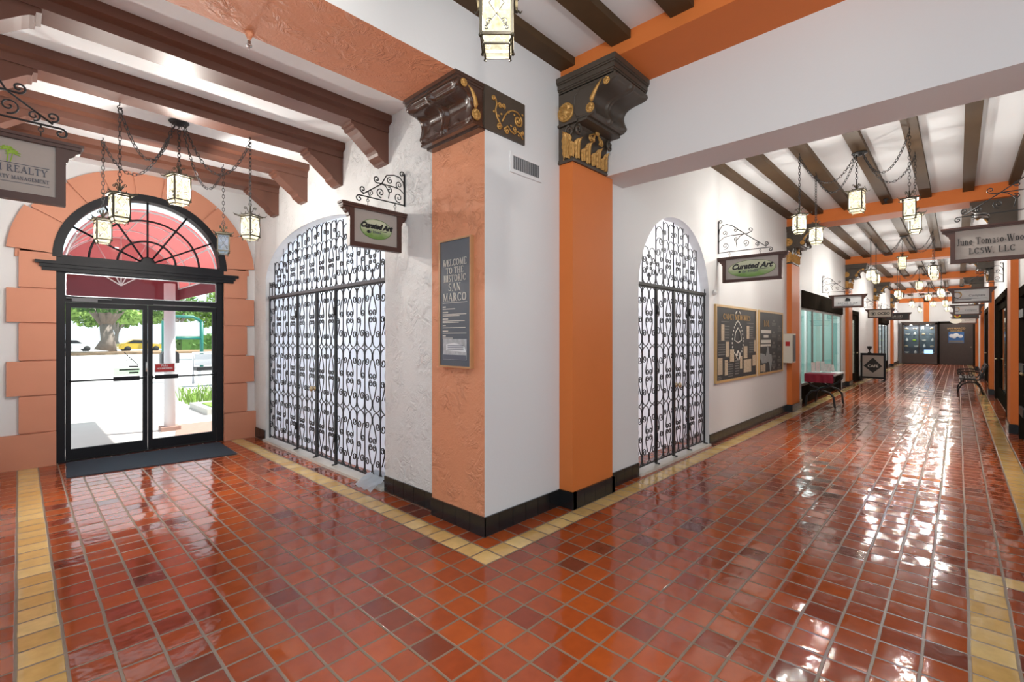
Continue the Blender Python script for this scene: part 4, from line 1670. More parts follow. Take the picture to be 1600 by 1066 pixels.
def oval_material():
    m = mat('oval_green_wash', (0.55, 0.62, 0.45), 0.5)
    nt = m.node_tree
    tc = nn(nt, 'ShaderNodeTexCoord')
    sp = nn(nt, 'ShaderNodeSeparateXYZ')
    nt.links.new(tc.outputs['Generated'], sp.inputs[0])
    no = nn(nt, 'ShaderNodeTexNoise')
    no.inputs['Scale'].default_value = 4
    nt.links.new(tc.outputs['Generated'], no.inputs[0])
    a = E(nt, sp.outputs[2]) + (E(nt, no.outputs[0]) - .5) * .35
    r = nn(nt, 'ShaderNodeValToRGB')
    r.color_ramp.elements[0].position = .15
    r.color_ramp.elements[0].color = (.16, .30, .06, 1)
    r.color_ramp.elements[1].position = .6
    r.color_ramp.elements[1].color = (.60, .62, .44, 1)
    nt.links.new(a.k, r.inputs[0])
    nt.links.new(r.outputs[0], nt.nodes['Principled BSDF'].inputs['Base Color'])
    return m


M['oval'] = oval_material()


def art_sign(label, W, H, loc, rotz, orx, orz, zc, sz):
    t = make_sign(label, W, H, loc, rotz, M['sign_face'])
    w = MB()
    w.prism(ell(0, zc, orx, orz), 'y', -.017, -.011)
    ov = build('oval_plate', w, M['oval'], t)
    w = MB()
    w.tube([(a, -.016, b) for a, b in ell(0, zc, orx, orz)], .003, 4, closed=True)
    build('oval_rim', w, M['leaf'], ov)
    text('lettering', 'Curated Art', sz, M['ink'], t, (0, -.019, zc + orz * .28), shear=.35, bold=.0045)
    text('lettering', 'by Vivian', sz * .55, M['ink_grey'], t, (-.02, -.019, zc - orz * .32), shear=.35)
    w = MB()
    w.box(.04, orx * .72, -.019, -.016, zc - orz * .17, zc - orz * .12)
    w.ball((-orx * .5, -.018, zc - orz * .35), .014, 6, 4, (1.2, .3, 1))
    build('underline', w, M['ink'], t)
    return t


make_bracket('scrolled iron bracket on the rough white wall above the wide arched gate', .50, .30, (2.55, 3.84, 2.81), 0, -1)
art_sign('small brown framed sign with a green oval, in front of the wide arched gate', .52, .375, (2.235, 3.84, 2.722), 0, .155, .088, -.195, .062)
make_bracket('scrolled iron bracket on the smooth white wall beside the narrow arched gate', .74, .47, (7.15, 2.58, 2.795), -PI / 2, 1)
art_sign('wide brown framed sign with a green oval above the history panels', .78, .37, (7.15, 2.12, 2.715), -PI / 2, .31, .118, -.19, .105)

# cream name sign on the right wall
make_bracket('scrolled iron bracket on the right corridor wall above the large cream sign', .74, .42, (7.3, -.70, 2.90), -PI / 2, -1)
t = make_sign('large cream name sign with black serif letters, cut by the right photo edge', .69, .40, (7.3, -.28, 2.78), -PI / 2, M['sign_face'])
serif('lettering', 'June Tomaso-Woods', .075, M['ink'], t, (0.0, -.013, -.165), fit=.58)
serif('lettering', 'LCSW, LLC', .066, M['ink'], t, (-.015, -.013, -.275), fit=.36)

# realty sign at the left edge
make_bracket('scrolled iron bracket at the left edge of the photo, above the realty sign', .50, .30, (-.30, 3.9, 2.80), 0, 1)
t = make_sign('brown framed sign with small green palm at the left photo edge', .48, .38, (-.045, 3.9, 2.715), 0, M['sign_face'])
serif('lettering', 'H REALTY', .038, M['ink_grey'], t, (.165, -.013, -.205), align='RIGHT', sx=.84)
serif('lettering', 'PROPERTY MANAGEMENT', .020, M['ink_grey'], t, (.17, -.013, -.255), align='RIGHT', sx=.80)
w = MB()
w.box(-.2, .17, -.015, -.012, -.1765, -.174)
w.box(-.2, .17, -.015, -.012, -.283, -.2805)
build('rule_lines', w, M['ink_grey'], t)
w = MB()
w.tube([(.0, -.014, -.172), (.004, -.014, -.13), (.0, -.014, -.10)], .004, 4)
w.tube([(.012, -.014, -.172), (.018, -.014, -.145), (.022, -.014, -.118)], .003, 4)
for cx, cz in ((0, -.10), (.022, -.118)):
    for k in range(7):
        a = math.radians(200 - k * 37)
        w.tube([(cx, -.014, cz), (cx + .018 * math.cos(a), -.014, cz + .016 * math.sin(a)), (cx + .034 * math.cos(a), -.014, cz + .022 * math.sin(a) - .006)], .004, 4, rads=[.004, .006, .001])
build('palm_emblem', w, M['leaf_green'], t)

# far signs on the left wall
make_bracket('scrolled iron bracket holding the white sign before the third left pilaster', .62, .42, (14.5, YL, 2.72), -PI / 2, 1)
t = make_sign('white sign with small dark building emblem, hung above the poster stand', .66, .33, (14.5, 2.03, 2.63), -PI / 2, M['sign_white'])
text('lettering', 'BAYLIS & CO', .05, M['ink_grey'], t, (0, -.016, -.215), spacing=1.5)
text('lettering', 'REAL ESTATE GROUP', .026, M['ink_grey'], t, (0, -.016, -.262))
w = MB()
w.prism([(-.05, -.165), (-.05, -.12), (-.02, -.075), (.03, -.095), (.055, -.11), (.055, -.165)], 'y', -.017, -.012)
build('emblem', w, M['ink'], t)
make_bracket('scrolled iron bracket holding the small cream sign with a round emblem', .62, .42, (21.0, YL, 2.63), -PI / 2, 1)
t = make_sign('small cream sign with round emblem and dark letters beyond the white sign', .70, .32, (21.0, 2.0, 2.55), -PI / 2, M['cream'])
text('lettering', 'OCEO', .12, M['ink'], t, (.10, -.016, -.17), bold=.004)
w = MB()
w.tube([(a, -.015, b) for a, b in ell(-.19, -.17, .07, .06, 24)], .008, 5, closed=True)
w.ball((-.19, -.015, -.17), .035, 8, 5, (1, .2, .8))
build('emblem', w, M['ink'], t)
make_bracket('scrolled iron bracket holding the dark sign farthest along the left wall', .62, .38, (27.5, YL, 2.74), -PI / 2, 1)
t = make_sign('dark sign with a pale line of letters, farthest on the left wall', .86, .34, (27.5, 2.0, 2.66), -PI / 2, M['board_dark'])
text('lettering', 'GALLERY', .10, M['cream_ink'], t, (0, -.016, -.16))
text('lettering', 'OPEN DAILY', .06, M['cream_ink'], t, (0, -.016, -.25))


def swoosh(t, zc, s):
    w = MB()
    w.tube([(-.22 + a * s, -.016, zc + b * s) for a, b in arc((0, 0), .07, 100, 330, 12)], .012 * s, 5, rads=[.003 * s + .010 * s * math.sin(PI * k / 12) for k in range(13)])
    build('emblem', w, M['ink_grey'], t)
    w = MB()
    w.tube([(-.22 + a * s, -.017, zc + b * s) for a, b in arc((.0, 0), .06, -60, 130, 12)], .012 * s, 5, rads=[.003 * s + .012 * s * math.sin(PI * k / 12) for k in range(13)])
    build('emblem', w, M['frame_gold'], t)


make_bracket('scrolled iron bracket holding the nearer white swirl sign on the right wall', .66, .40, (14.3, YR, 2.72), -PI / 2, -1)
t = make_sign('nearer of the two white signs with a gold and grey swirl on the right', .62, .34, (14.3, -.21, 2.63), -PI / 2, M['sign_white'])
swoosh(t, -.15, 1.0)
text('lettering', 'Compass', .07, M['ink_grey'], t, (.08, -.016, -.17), shear=.3)
w = MB()
w.box(-.22, .24, -.016, -.012, -.238, -.232)
w.box(-.26, .0, -.016, -.012, -.255, -.246)
build('rule_lines', w, M['ink_grey'], t)
make_bracket('scrolled iron bracket holding the farther white swirl sign on the right wall', .66, .40, (19.6, YR, 2.62), -PI / 2, -1)
t = make_sign('farther of the two white signs with a gold and grey swirl on the right', .60, .32, (19.6, -.19, 2.53), -PI / 2, M['sign_white'])
swoosh(t, -.14, .95)
text('lettering', 'Compass', .07, M['ink_grey'], t, (.08, -.016, -.165), shear=.3)
w = MB()
w.box(-.22, .24, -.016, -.012, -.228, -.222)
build('rule_lines', w, M['ink_grey'], t)
make_bracket('scrolled iron bracket holding the black sunflower sign on the right wall', .66, .36, (24.2, YR, 2.58), -PI / 2, -1)
t = make_sign('black sign with an orange flower below the white swirl signs', .72, .26, (24.2, -.2, 2.49), -PI / 2, M['board_dark'])
w = MB()
for k in range(12):
    a = 2 * PI * k / 12
    w.ball((-.22 + .07 * math.cos(a), -.014, -.13 + .055 * math.sin(a)), .030, 6, 4, (1, .25, 1))
build('flower_emblem', w, M['car_yellow'], t)
w = MB()
w.ball((-.22, -.02, -.13), .045, 10, 6, (1, .3, 1))
build('flower_centre', w, M['red'], t)
make_bracket('scrolled iron bracket holding the pale oval sign before the end door', .66, .36, (30.0, YR, 2.56), -PI / 2, -1)
t = make_sign('narrow pale sign with an oval emblem, farthest on the right wall', .80, .30, (30.0, -.22, 2.47), -PI / 2, M['sign_face'])
w = MB()
w.prism(ell(-.30, -.16, .2, .13, 30), 'y', -.035, -.012)
build('oval_emblem', w, M['cream'], t)
text('lettering', 'SALON', .09, M['ink'], t, (.14, -.016, -.14))

# ------------------------------------------------------------------ panels, vent and boxes on the walls
t = thing('welcome_panel', 'tall slate blue welcome panel in thin wooden frame on the orange corner jamb', 'notice', (2.488, 2.985, 1.30))
w = MB()
w.box(2.452, 2.488, 2.781, 2.795, 1.30, 2.36)
w.box(2.452, 2.488, 3.176, 3.19, 1.30, 2.36)
w.box(2.452, 2.488, 2.795, 3.176, 1.30, 1.314)
w.box(2.452, 2.488, 2.795, 3.176, 2.346, 2.36)
build('frame', w, M['frame_wood'], t, True)
w = MB()
w.box(2.46, 2.486, 2.795, 3.176, 1.314, 2.346)
build('panel', w, M['slate'], t, True)
R0 = (0, 0, -PI / 2)
for s, h, z, sx in (('WELCOME', .056, 2.165, .80), ('TO THE', .054, 2.10, .84), ('HISTORIC', .056, 2.035, .80), ('SAN', .064, 1.962, .95), ('MARCO', .068, 1.880, .90)):
    serif('lettering', s, h, M['cream_ink'], t, (2.4595 - 2.488, 0, z - 1.30), R0, sx=sx)
w = MB()
w.box(2.457, 2.46, 2.83, 3.14, 1.832, 1.836)
for k, z in enumerate((1.80, 1.755, 1.70, 1.645, 1.60, 1.56)):
    w.box(2.457, 2.46, 3.10 - [.0, .03, .03, 0, .03, 0][k], 3.14, z - .004, z + .005)
    for q in range([1, 2, 2, 1, 1, 1][k]):
        w.box(2.457, 2.46, 2.98 - [0, .14, .12, .13, .14, -.03][k] * (1 if q == 0 else .4), 3.14, z - .020 - q * .012, z - .014 - q * .012)
build('small_print', w, M['cream_ink'], t, True)
w = MB()
w.box(2.456, 2.461, 2.835, 3.135, 1.365, 1.535)
ph = build('photograph', w, M['photo_light'], t, True)
w = MB()
w.v = []
w.prism([(3.09, 1.44), (3.09, 1.49), (2.99, 1.505), (2.86, 1.475), (2.84, 1.43)], 'x', 2.454, 2.457)
build('pictured_building', w, M['sign_white'], ph)
ph.children[0].location = (-2.488, -2.985, -1.30)
w = MB()
for q in range(3):
    w.box(2.4525, 2.455, 2.87, 3.07, 1.447 + q * .015, 1.452 + q * .015)
w.box(2.4535, 2.4565, 2.84, 3.13, 1.368, 1.405)
o = build('pictured_windows', w, M['ink_grey'], ph)
o.location = (-2.488, -2.985, -1.30)

t = thing('air_vent', 'white wall vent with vertical louvres on the pier below the carved bracket', 'vent', (2.966, 2.66, 2.90))
w = MB()
w.box(2.767, 3.165, 2.648, 2.66, 2.905, 2.935)
w.box(2.767, 3.165, 2.648, 2.66, 3.045, 3.075)
w.box(2.767, 2.797, 2.648, 2.66, 2.935, 3.045)
w.box(3.135, 3.165, 2.648, 2.66, 2.935, 3.045)
build('frame', w, M['white'], t, True)
w = MB()
w.box(2.797, 3.135, 2.657, 2.66, 2.935, 3.045)
build('dark_duct', w, M['vent_dark'], t, True)
w = MB()
for k in range(15):
    x = 2.805 + k * .0232
    w.add([(x, 2.649, 2.935), (x + .010, 2.657, 2.935), (x + .010, 2.657, 3.045), (x, 2.649, 3.045), (x + .002, 2.648, 2.935), (x + .012, 2.656, 2.935), (x + .012, 2.656, 3.045), (x + .002, 2.648, 3.045)],
          [(0, 1, 2, 3), (4, 5, 6, 7), (0, 4, 7, 3), (1, 5, 6, 2)])
build('louvres', w, M['white_gloss'], t, True)


def history_panel(label, x0, x1, z0, z1):
    t = thing('history_panel', label, 'notice', ((x0 + x1) / 2, YL, z0), 0, 'dark history panels on the corridor wall')
    w = MB()
    f = .035
    w.box(x0, x0 + f, YL - .03, YL, z0, z1)
    w.box(x1 - f, x1, YL - .03, YL, z0, z1)
    w.box(x0 + f, x1 - f, YL - .03, YL, z0, z0 + f)
    w.box(x0 + f, x1 - f, YL - .03, YL, z1 - f, z1)
    build('frame', w, M['frame_gold'], t, True)
    w = MB()
    w.box(x0 + f, x1 - f, YL - .022, YL, z0 + f, z1 - f)
    build('board', w, M['board_dark'], t, True)
    return t


yp = YL - .0235


def patch(w, t, x0, x1, z0, z1, d=0.002):
    w.box(x0, x1, yp - d, yp + .002, z0, z1)


t = history_panel('dark history panel with gold heading, chain emblem and sepia photographs, nearer the gate', 6.99, 8.90, .87, 2.035)
l0 = t.location
serif('heading', 'CADET MEMORIES', .085, M['tan_ink'], t, (-.02, yp - YL, 1.865 - l0[2]), sx=1.25)
w = MB()
for a in range(0, 360, 14):
    q = math.radians(a)
    cx, cz = 7.94 + .25 * math.cos(q) * (1 - .25 * math.sin(q)), 1.53 + .27 * math.sin(q)
    w.ball((cx, yp, cz), .020, 6, 4, (1.2, .2, .9))
for sx in (-1, 1):
    w.tube([(7.94 + sx * .05, yp, 1.96), (7.94 + sx * .12, yp, 1.925)], .012, 4)
    w.tube([(7.94, yp, 1.70), (7.94 + sx * .12, yp, 1.62), (7.94 + sx * .16, yp, 1.50), (7.94, yp, 1.46)], .010, 4)
    w.tube([(7.94, yp, 1.33), (7.94 + sx * .09, yp, 1.25), (7.94 + sx * .03, yp, 1.19)], .014, 4)
build('chain_emblem', w, M['cream_ink'], t, True)
w = MB()
for x0, x1, z0, z1 in ((7.21, 7.34, 1.50, 1.74), (7.40, 7.53, 1.25, 1.48), (8.37, 8.50, 1.52, 1.74), (8.76, 8.86, 1.30, 1.50), (7.58, 7.76, 1.16, 1.36), (8.22, 8.40, 1.20, 1.40), (7.07, 7.26, .99, 1.24), (7.36, 7.48, .97, 1.20), (8.04, 8.14, 1.04, 1.24), (8.22, 8.60, .965, 1.18), (8.68, 8.86, 1.06, 1.24)):
    w = MB()
    patch(w, t, x0, x1, z0, z1)
    build('sepia_photo', w, M['photo_sepia'], t, True)
for x0, x1, z0, z1, n in ((7.36, 7.56, 1.52, 1.74, 5), (7.08, 7.38, 1.27, 1.46, 5), (8.52, 8.72, 1.52, 1.74, 6), (8.50, 8.74, 1.28, 1.48, 5), (7.50, 7.74, .93, 1.15, 6), (7.80, 8.02, .95, 1.28, 8), (7.08, 7.24, .92, .97, 2)):
    w = MB()
    for k in range(n):
        z = z0 + (z1 - z0) * (k + .5) / n
        patch(w, t, x0, x1 - random.uniform(0, .05), z - .010, z + .006)
    build('caption_text', w, M['print_grey'], t, True)
w = MB()
for x0, x1, z in ((7.20, 7.55, 1.785), (7.08, 7.52, 1.495), (8.36, 8.74, 1.785), (8.48, 8.86, 1.53), (7.40, 7.75, 1.165), (7.20, 7.56, 1.475 - .24)):
    w = MB()
    patch(w, t, x0, x1, z - .004, z + .004)
    build('rule_line', w, M['print_grey'], t, True)

t = history_panel('dark history panel with tall grey statue print, nearer the orange pilaster', 9.04, 10.60, .87, 2.035)
l0 = t.location
serif('heading', 'LOL', .11, M['tan_ink'], t, (-.32, yp - YL, 1.80 - l0[2]), sx=1.2)
w = MB()
for x0, x1, z0, z1 in ((9.16, 9.78, 1.62, 1.68), (9.32, 9.60, 1.54, 1.59), (9.16, 9.76, 1.44, 1.50), (9.14, 9.76, 1.38, 1.42)):
    patch(w, t, x0, x1, z0, z1)
build('subheading', w, M['cream_ink'], t, True)
w = MB()
w.prism([(9.56, 1.40), (9.62, 1.34), (9.66, 1.24), (9.80, 1.22), (9.84, 1.12), (9.78, .98), (9.76, .90), (9.70, .915), (9.66, 1.05), (9.58, 1.10), (9.50, 1.08), (9.20, 1.08), (9.10, 1.18), (9.12, 1.26), (9.36, 1.24), (9.44, 1.20), (9.50, 1.30)], 'y', yp - .003, yp)
build('statue_print', w, M['statue_grey'], t, True)
w = MB()
for x0, x1, z0, z1 in ((9.14, 9.26, .93, 1.05), (9.30, 9.42, .92, 1.06)):
    w = MB()
    patch(w, t, x0, x1, z0, z1)
    build('sepia_photo', w, M['photo_sepia'], t, True)
w = MB()
for cx, zs in ((9.96, (1.86, 1.64, 1.44, 1.24, 1.08, .96)), (10.34, (1.76, 1.58, 1.38, 1.16, 1.0))):
    for z in zs:
        w = MB()
        patch(w, t, cx - .05, cx + .05, z - .02, z + .02)
        for k in range(3):
            patch(w, t, cx - .13, cx + .13, z - .05 - .022 * k, z - .038 - .022 * k)
        build('caption_text', w, M['print_grey'], t, True)

# fire extinguisher cabinet
t = thing('extinguisher_cabinet', 'cream fire extinguisher cabinet with red label on the second left pilaster', 'cabinet', (10.87, 2.50, 1.03))
w = MB()
w.box(10.72, 10.99, 2.415, 2.58, 1.03, 1.62)
build('box', w, M['cream'], t, True)
w = MB()
w.box(10.75, 10.96, 2.408, 2.416, 1.06, 1.59)
build('glazed_door', w, M['vent_dark'], t, True)
w = MB()
w.box(10.712, 10.721, 2.46, 2.535, 1.37, 1.46)
build('red_label', w, M['red'], t, True)
w = MB()
w.lathe([(.035, 0), (.045, -.01), (.03, -.045), (.001, -.05)], 12, (6.97, 2.58, 2.20), 'y')
solo('wall_sensor', w, M['white_gloss'], 'small white sensor on the wall above the first history panel', 'sensor')
w = MB()
w.box(11.86, 11.98, 2.572, 2.58, .33, .45)
solo('socket_plate', w, M['white_gloss'], 'white socket plate low on the wall beside the second left pilaster', 'socket')

# sprinkler under the header, with the broken plaster round it
t = thing('sprinkler_head', 'small sprinkler hanging from the edge of the orange soffit', 'sprinkler', (1.02, 3.30, ZS - .09))
w = MB()
w.lathe([(.030, 0), (.024, -.012), (.014, -.03), (.012, -.04)], 9, (1.02, 3.30, ZS))
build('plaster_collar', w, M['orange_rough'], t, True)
w = MB()
w.lathe([(.010, -.05), (.010, -.075), (.020, -.078), (.020, -.083), (.006, -.085), (.004, -.105)], 10, (1.02, 3.30, ZS))
build('nozzle', w, M['chrome'], t, True)
for k, (x, y) in enumerate(((6.4, .99), (10.6, .99))):
    t = thing('sprinkler_head', ['sprinkler on the middle joist close behind the white lintel', 'sprinkler on the middle joist close to the second orange cross beam'][k], 'sprinkler', (x, y - .06, 3.9))
    w = MB()
    w.lathe([(.04, 0), (.04, -.02), (.02, -.03), (.012, -.06), (.028, -.065), (.028, -.07), (.001, -.075)], 12, (x, y - .06, 4.0))
    build('nozzle', w, M['iron'], t, True)

# ------------------------------------------------------------------ entrance door
door = bpy.data.objects.new('door_1', None)
COL.objects.link(door)
door['kind'] = 'structure'
door.location = (DCX, 8.05, 0)
yd0, yd1 = 8.00, 8.09
xl, xr = .335, 2.095
w = MB()
w.box(xl, xl + .06, yd0, yd1, 0, 2.45)
w.box(xr - .06, xr, yd0, yd1, 0, 2.45)
w.box(xl + .06, xr - .06, yd0, yd1, 1.99, 2.06)
w.box(xl + .06, xr - .06, yd0, yd1, 2.35, 2.45)
w.box(DCX - .93, xl, yd0, yd1, 0, 2.45)
w.box(xr, DCX + .93, yd0, yd1, 0, 2.45)
w.box(xl, xr, yd0 - .01, yd1 + .02, 0, .015)
build('door_frame', w, M['black'], door, True)
w = MB()
w.box(.13, 2.30, 7.90, 8.0, 2.44, 2.475)
w.box(.17, 2.26, 7.92, 8.0, 2.40, 2.44)
w.box(.19, 2.24, 7.935, 8.0, 2.36, 2.40)
w.box(.29, 2.14, 7.96, 8.06, 2.475, 2.56)
w.lathe([(.085, 0), (.085, -.012), (.07, -.016)], 24, (DCX, 8.03, 2.56), 'y')
build('header_moulding', w, M['black'], door, True)
w = MB()
w.box(xl + .06, xr - .06, 8.04, 8.046, 2.06, 2.35)
build('transom_pane', w, M['glass'], door, True)
w = MB()
for a in ((xl + .06, xr - .06, 2.06, 2.072), (xl + .06, xr - .06, 2.338, 2.35), (xl + .06, xl + .072, 2.06, 2.35), (xr - .072, xr - .06, 2.06, 2.35)):
    w.box(a[0], a[1], 8.03, 8.05, a[2], a[3])
build('transom_bead', w, M['chrome'], door, True)
xm = (xl + xr) / 2
for sgn, xa, xb in ((-1, xl + .065, xm - .004), (1, xm + .004, xr - .065)):
    w = MB()
    w.box(xa, xa + .05, 8.01, 8.055, .02, 1.985)
    w.box(xb - .05, xb, 8.01, 8.055, .02, 1.985)
    w.box(xa + .05, xb - .05, 8.01, 8.055, .02, .15)
    w.box(xa + .05, xb - .05, 8.01, 8.055, 1.92, 1.985)
    lf = build('door_leaf', w, M['black'], door, True)
    w = MB()
    w.box(xa + .05, xb - .05, 8.03, 8.036, .15, 1.92)
    o = build('glass_pane', w, M['glass'], lf)
    o.location = [-c for c in door.location]
    w = MB()
    w.tube([(xa + .03, 7.975, 1.0), (xb - .03, 7.975, 1.0)], .011, 6)
    if sgn < 0:
        w.box(xb - .36, xb - .09, 7.955, 8.0, .975, 1.03)
    else:
        w.box(xa + .07, xa + .33, 7.955, 8.0, .975, 1.03)
    for xx in (xa + .03, xb - .03):
        w.box(xx - .02, xx + .02, 7.97, 8.01, .98, 1.02)
    o = build('push_bar', w, M['black'], lf)
    o.location = [-c for c in door.location]
w = MB()
w.box(xl + .12, xl + .36, 7.96, 8.01, 1.995, 2.04)
w.box(xl + .07, xl + .50, 7.97, 7.98, 2.03, 2.045)
w.box(xm + .06, xr - .15, 7.985, 8.0, 1.99, 2.0)
build('door_closer', w, M['iron_grey'], door, True)
w = MB()
w.tube([(xm - .02, 8.0, 1.07), (xm - .02, 7.975, 1.09), (xm - .02, 7.975, 1.20), (xm - .02, 8.0, 1.22)], .009, 6)
build('pull_handle', w, M['chrome'], door, True)
# notices stuck on the glass
t = thing('door_notice', 'red notice with white letters stuck on the right door leaf above the push bar', 'notice', (xm + .19, 8.025, 1.07))
w = MB()
w.box(xm + .075, xm + .31, 8.026, 8.029, 1.06, 1.185)
build('sheet', w, M['sign_white'], t, True)
w = MB()
w.box(xm + .085, xm + .30, 8.024, 8.027, 1.07, 1.175)
build('red_field', w, M['red'], t, True)
text('lettering', 'PULL', .035, M['sign_white'], t, (0, -.003, .085), bold=.001)
text('lettering', 'NO SMOKING', .028, M['sign_white'], t, (0, -.003, .045), bold=.001)
t = thing('door_decal', 'pale green decal with black script on the left door leaf above the push bar', 'decal', (xm - .26, 8.025, 1.06))
w = MB()
w.box(xm - .36, xm - .085, 8.026, 8.029, 1.04, 1.14)
build('sheet', w, M['decal'], t, True)
w = MB()
for x0, x1, z0, z1 in ((-.20, -.10, 1.145, 1.165), (-.30, -.09, 1.105, 1.125), (-.20, -.10, 1.065, 1.085)):
    w.box(xm + x0, xm + x1, 8.022, 8.026, z0, z1)
w.tube([(xm - .25, 8.024, 1.35), (xm - .20, 8.024, 1.29), (xm - .14, 8.024, 1.22), (xm - .10, 8.024, 1.17)], .006, 4)
w.tube([(xm - .23, 8.024, 1.24), (xm - .17, 8.024, 1.255)], .005, 4)
build('script', w, M['ink'], t, True)

# fanlight
win = bpy.data.objects.new('window_1', None)
COL.objects.link(win)
win['kind'] = 'structure'
win.location = (DCX, 8.04, 2.55)
w = MB()
cz = DZ + .035
ri, ro = .845, .935
inner = [(DCX + x, cz + z) for x, z in arc((0, 0), ri, 0, 180, 40)]
outer = [(DCX + x, cz + z) for x, z in arc((0, 0), ro, 180, 0, 40)]
w.prism(inner + outer, 'y', 7.94, 8.09)
w.box(DCX - .93, DCX + .93, 7.97, 8.09, 2.45, 2.56)
build('window_frame', w, M['black'], win, True)
w = MB()
for rr in (.32, .60):
    a0 = math.degrees(math.asin(min(1, .03 / rr)))
    w.tube([(DCX + x, 8.03, cz + z) for x, z in arc((0, 0), rr, a0, 180 - a0, 30)], .014, 6)
for a in (28, 58, 90, 122, 152):
    q = math.radians(a)
    w.tube([(DCX + .08 * math.cos(q), 8.03, cz + .08 * math.sin(q)), (DCX + ri * math.cos(q), 8.03, cz + ri * math.sin(q))], .013, 6)
build('glazing_bars', w, M['black'], win, True)
w = MB()
pl = [(DCX + x, cz + z) for x, z in arc((0, 0), ri + .01, 0, 180, 40)]
w.prism(pl, 'y', 8.045, 8.05)
build('pane', w, M['glass'], win, True)

w = MB()
ra = [(.36, 7.08), (1.99, 6.90), (2.03, 7.86), (.40, 7.92)]
w.prism(ra, 'z', 0.0, .012)
o = solo('door_mat', w, M['mat_blue'], 'dark blue ribbed mat lying in front of the glass entrance doors', 'mat')

# ------------------------------------------------------------------ outside the entrance
GZ = -.10
w = MB()
w.box(-14, 40, 8.3, 12.8, GZ - .2, GZ)
struct('trim_pavement', w, M['paving'])
w = MB()
w.box(-14, 40, 12.8, 12.95, GZ - .2, GZ + .01)
struct('trim_kerb', w, M['kerb'])
w = MB()
w.box(-60, 120, 12.95, 140, GZ - .3, GZ - .08)
struct('trim_road', w, M['road'])
w = MB()
w.prism([(1.55, 8.35), (3.4, 8.35), (3.4, 10.6), (2.05, 10.6)], 'z', GZ, GZ + .01)
struct('trim_brick_path', w, M['brick'])
w = MB()
w.box(2.75, 8, 11.5, 13.0, GZ - .02, GZ + .12)
struct('trim_bed', w, M['kerb'])
w = MB()
w.box(2.9, 8, 11.6, 12.6, GZ, GZ + .14)
struct('trim_lawn', w, M['lawn'])

t = thing('awning_post', 'white round post of the awning standing outside the right door leaf', 'post', (1.85, 10.16, GZ))
w = MB()
w.lathe([(.085, .06), (.085, 2.6)], 20, (1.85, 10.16, GZ))
build('shaft', w, M['column_white'], t, True)
w = MB()
w.box(1.71, 1.99, 10.02, 10.30, GZ, GZ + .07)
build('foot', w, M['brick'], t, True)

t = thing('awning', 'red barrel awning on white tubes outside above the entrance', 'awning', (DCX, 8.4, 2.4))
AR, A0, A1, AZ, AX = .95, 9.0, 11.8, 2.55, 1.37
w = MB()
w.grid(lambda u, v: (AX + AR * math.cos(PI * u), A0 + (A1 - A0) * v, AZ + AR * math.sin(PI * u)), 32, 10)
build('canopy_fabric', w, M['awning'], t, True)
w = MB()
w.grid(lambda u, v: (AX + (AR * .99) * math.cos(PI * u) * v, A1, AZ + (AR * .99) * math.sin(PI * u) * v), 32, 6)
build('front_gable', w, M['awning'], t, True)
w = MB()
w.box(AX - AR, AX + AR, A1 - .01, A1 + .01, AZ - .32, AZ + .2)
w.box(AX - AR - .01, AX - AR + .01, A0, A1, AZ - .22, AZ)
w.box(AX + AR - .01, AX + AR + .01, A0, A1, AZ - .22, AZ)
build('valance', w, M['awning_dark'], t, True)
w = MB()
for k in range(4):
    y = A0 + .05 + (A1 - A0 - .1) * k / 3
    w.tube([(AX + (AR - .02) * math.cos(math.radians(a)), y, AZ + (AR - .02) * math.sin(math.radians(a))) for a in range(0, 181, 10)], .016, 6)
for a in (0, 30, 60, 90, 120, 150, 180):
    q = math.radians(a)
    w.tube([(AX + (AR - .02) * math.cos(q), A0, AZ + (AR - .02) * math.sin(q)), (AX + (AR - .02) * math.cos(q), A1, AZ + (AR - .02) * math.sin(q))], .014, 6)
for a in (35, 65, 90, 115, 145):
    q = math.radians(a)
    w.tube([(AX, A1 - .03, AZ), (AX + (AR - .02) * math.cos(q), A1 - .03, AZ + (AR - .02) * math.sin(q))], .012, 6)
build('tube_frame', w, M['column_white'], t, True)


def foliage(w, c, R, n, size, rnd):
    for _ in range(n):
        while True:
            p = Vector((rnd.uniform(-1, 1), rnd.uniform(-1, 1), rnd.uniform(-1, 1)))
            if .35 < p.length < 1:
                break
        p = Vector((c[0] + p.x * R[0], c[1] + p.y * R[1], c[2] + p.z * R[2]))
        a = Vector((rnd.uniform(-1, 1), rnd.uniform(-1, 1), rnd.uniform(-1, 1))).normalized()
        b = a.orthogonal().normalized() * size * .5
        a = a * size
        w.add([p - a, p + b, p + a, p - b], [(0, 1, 2, 3)])


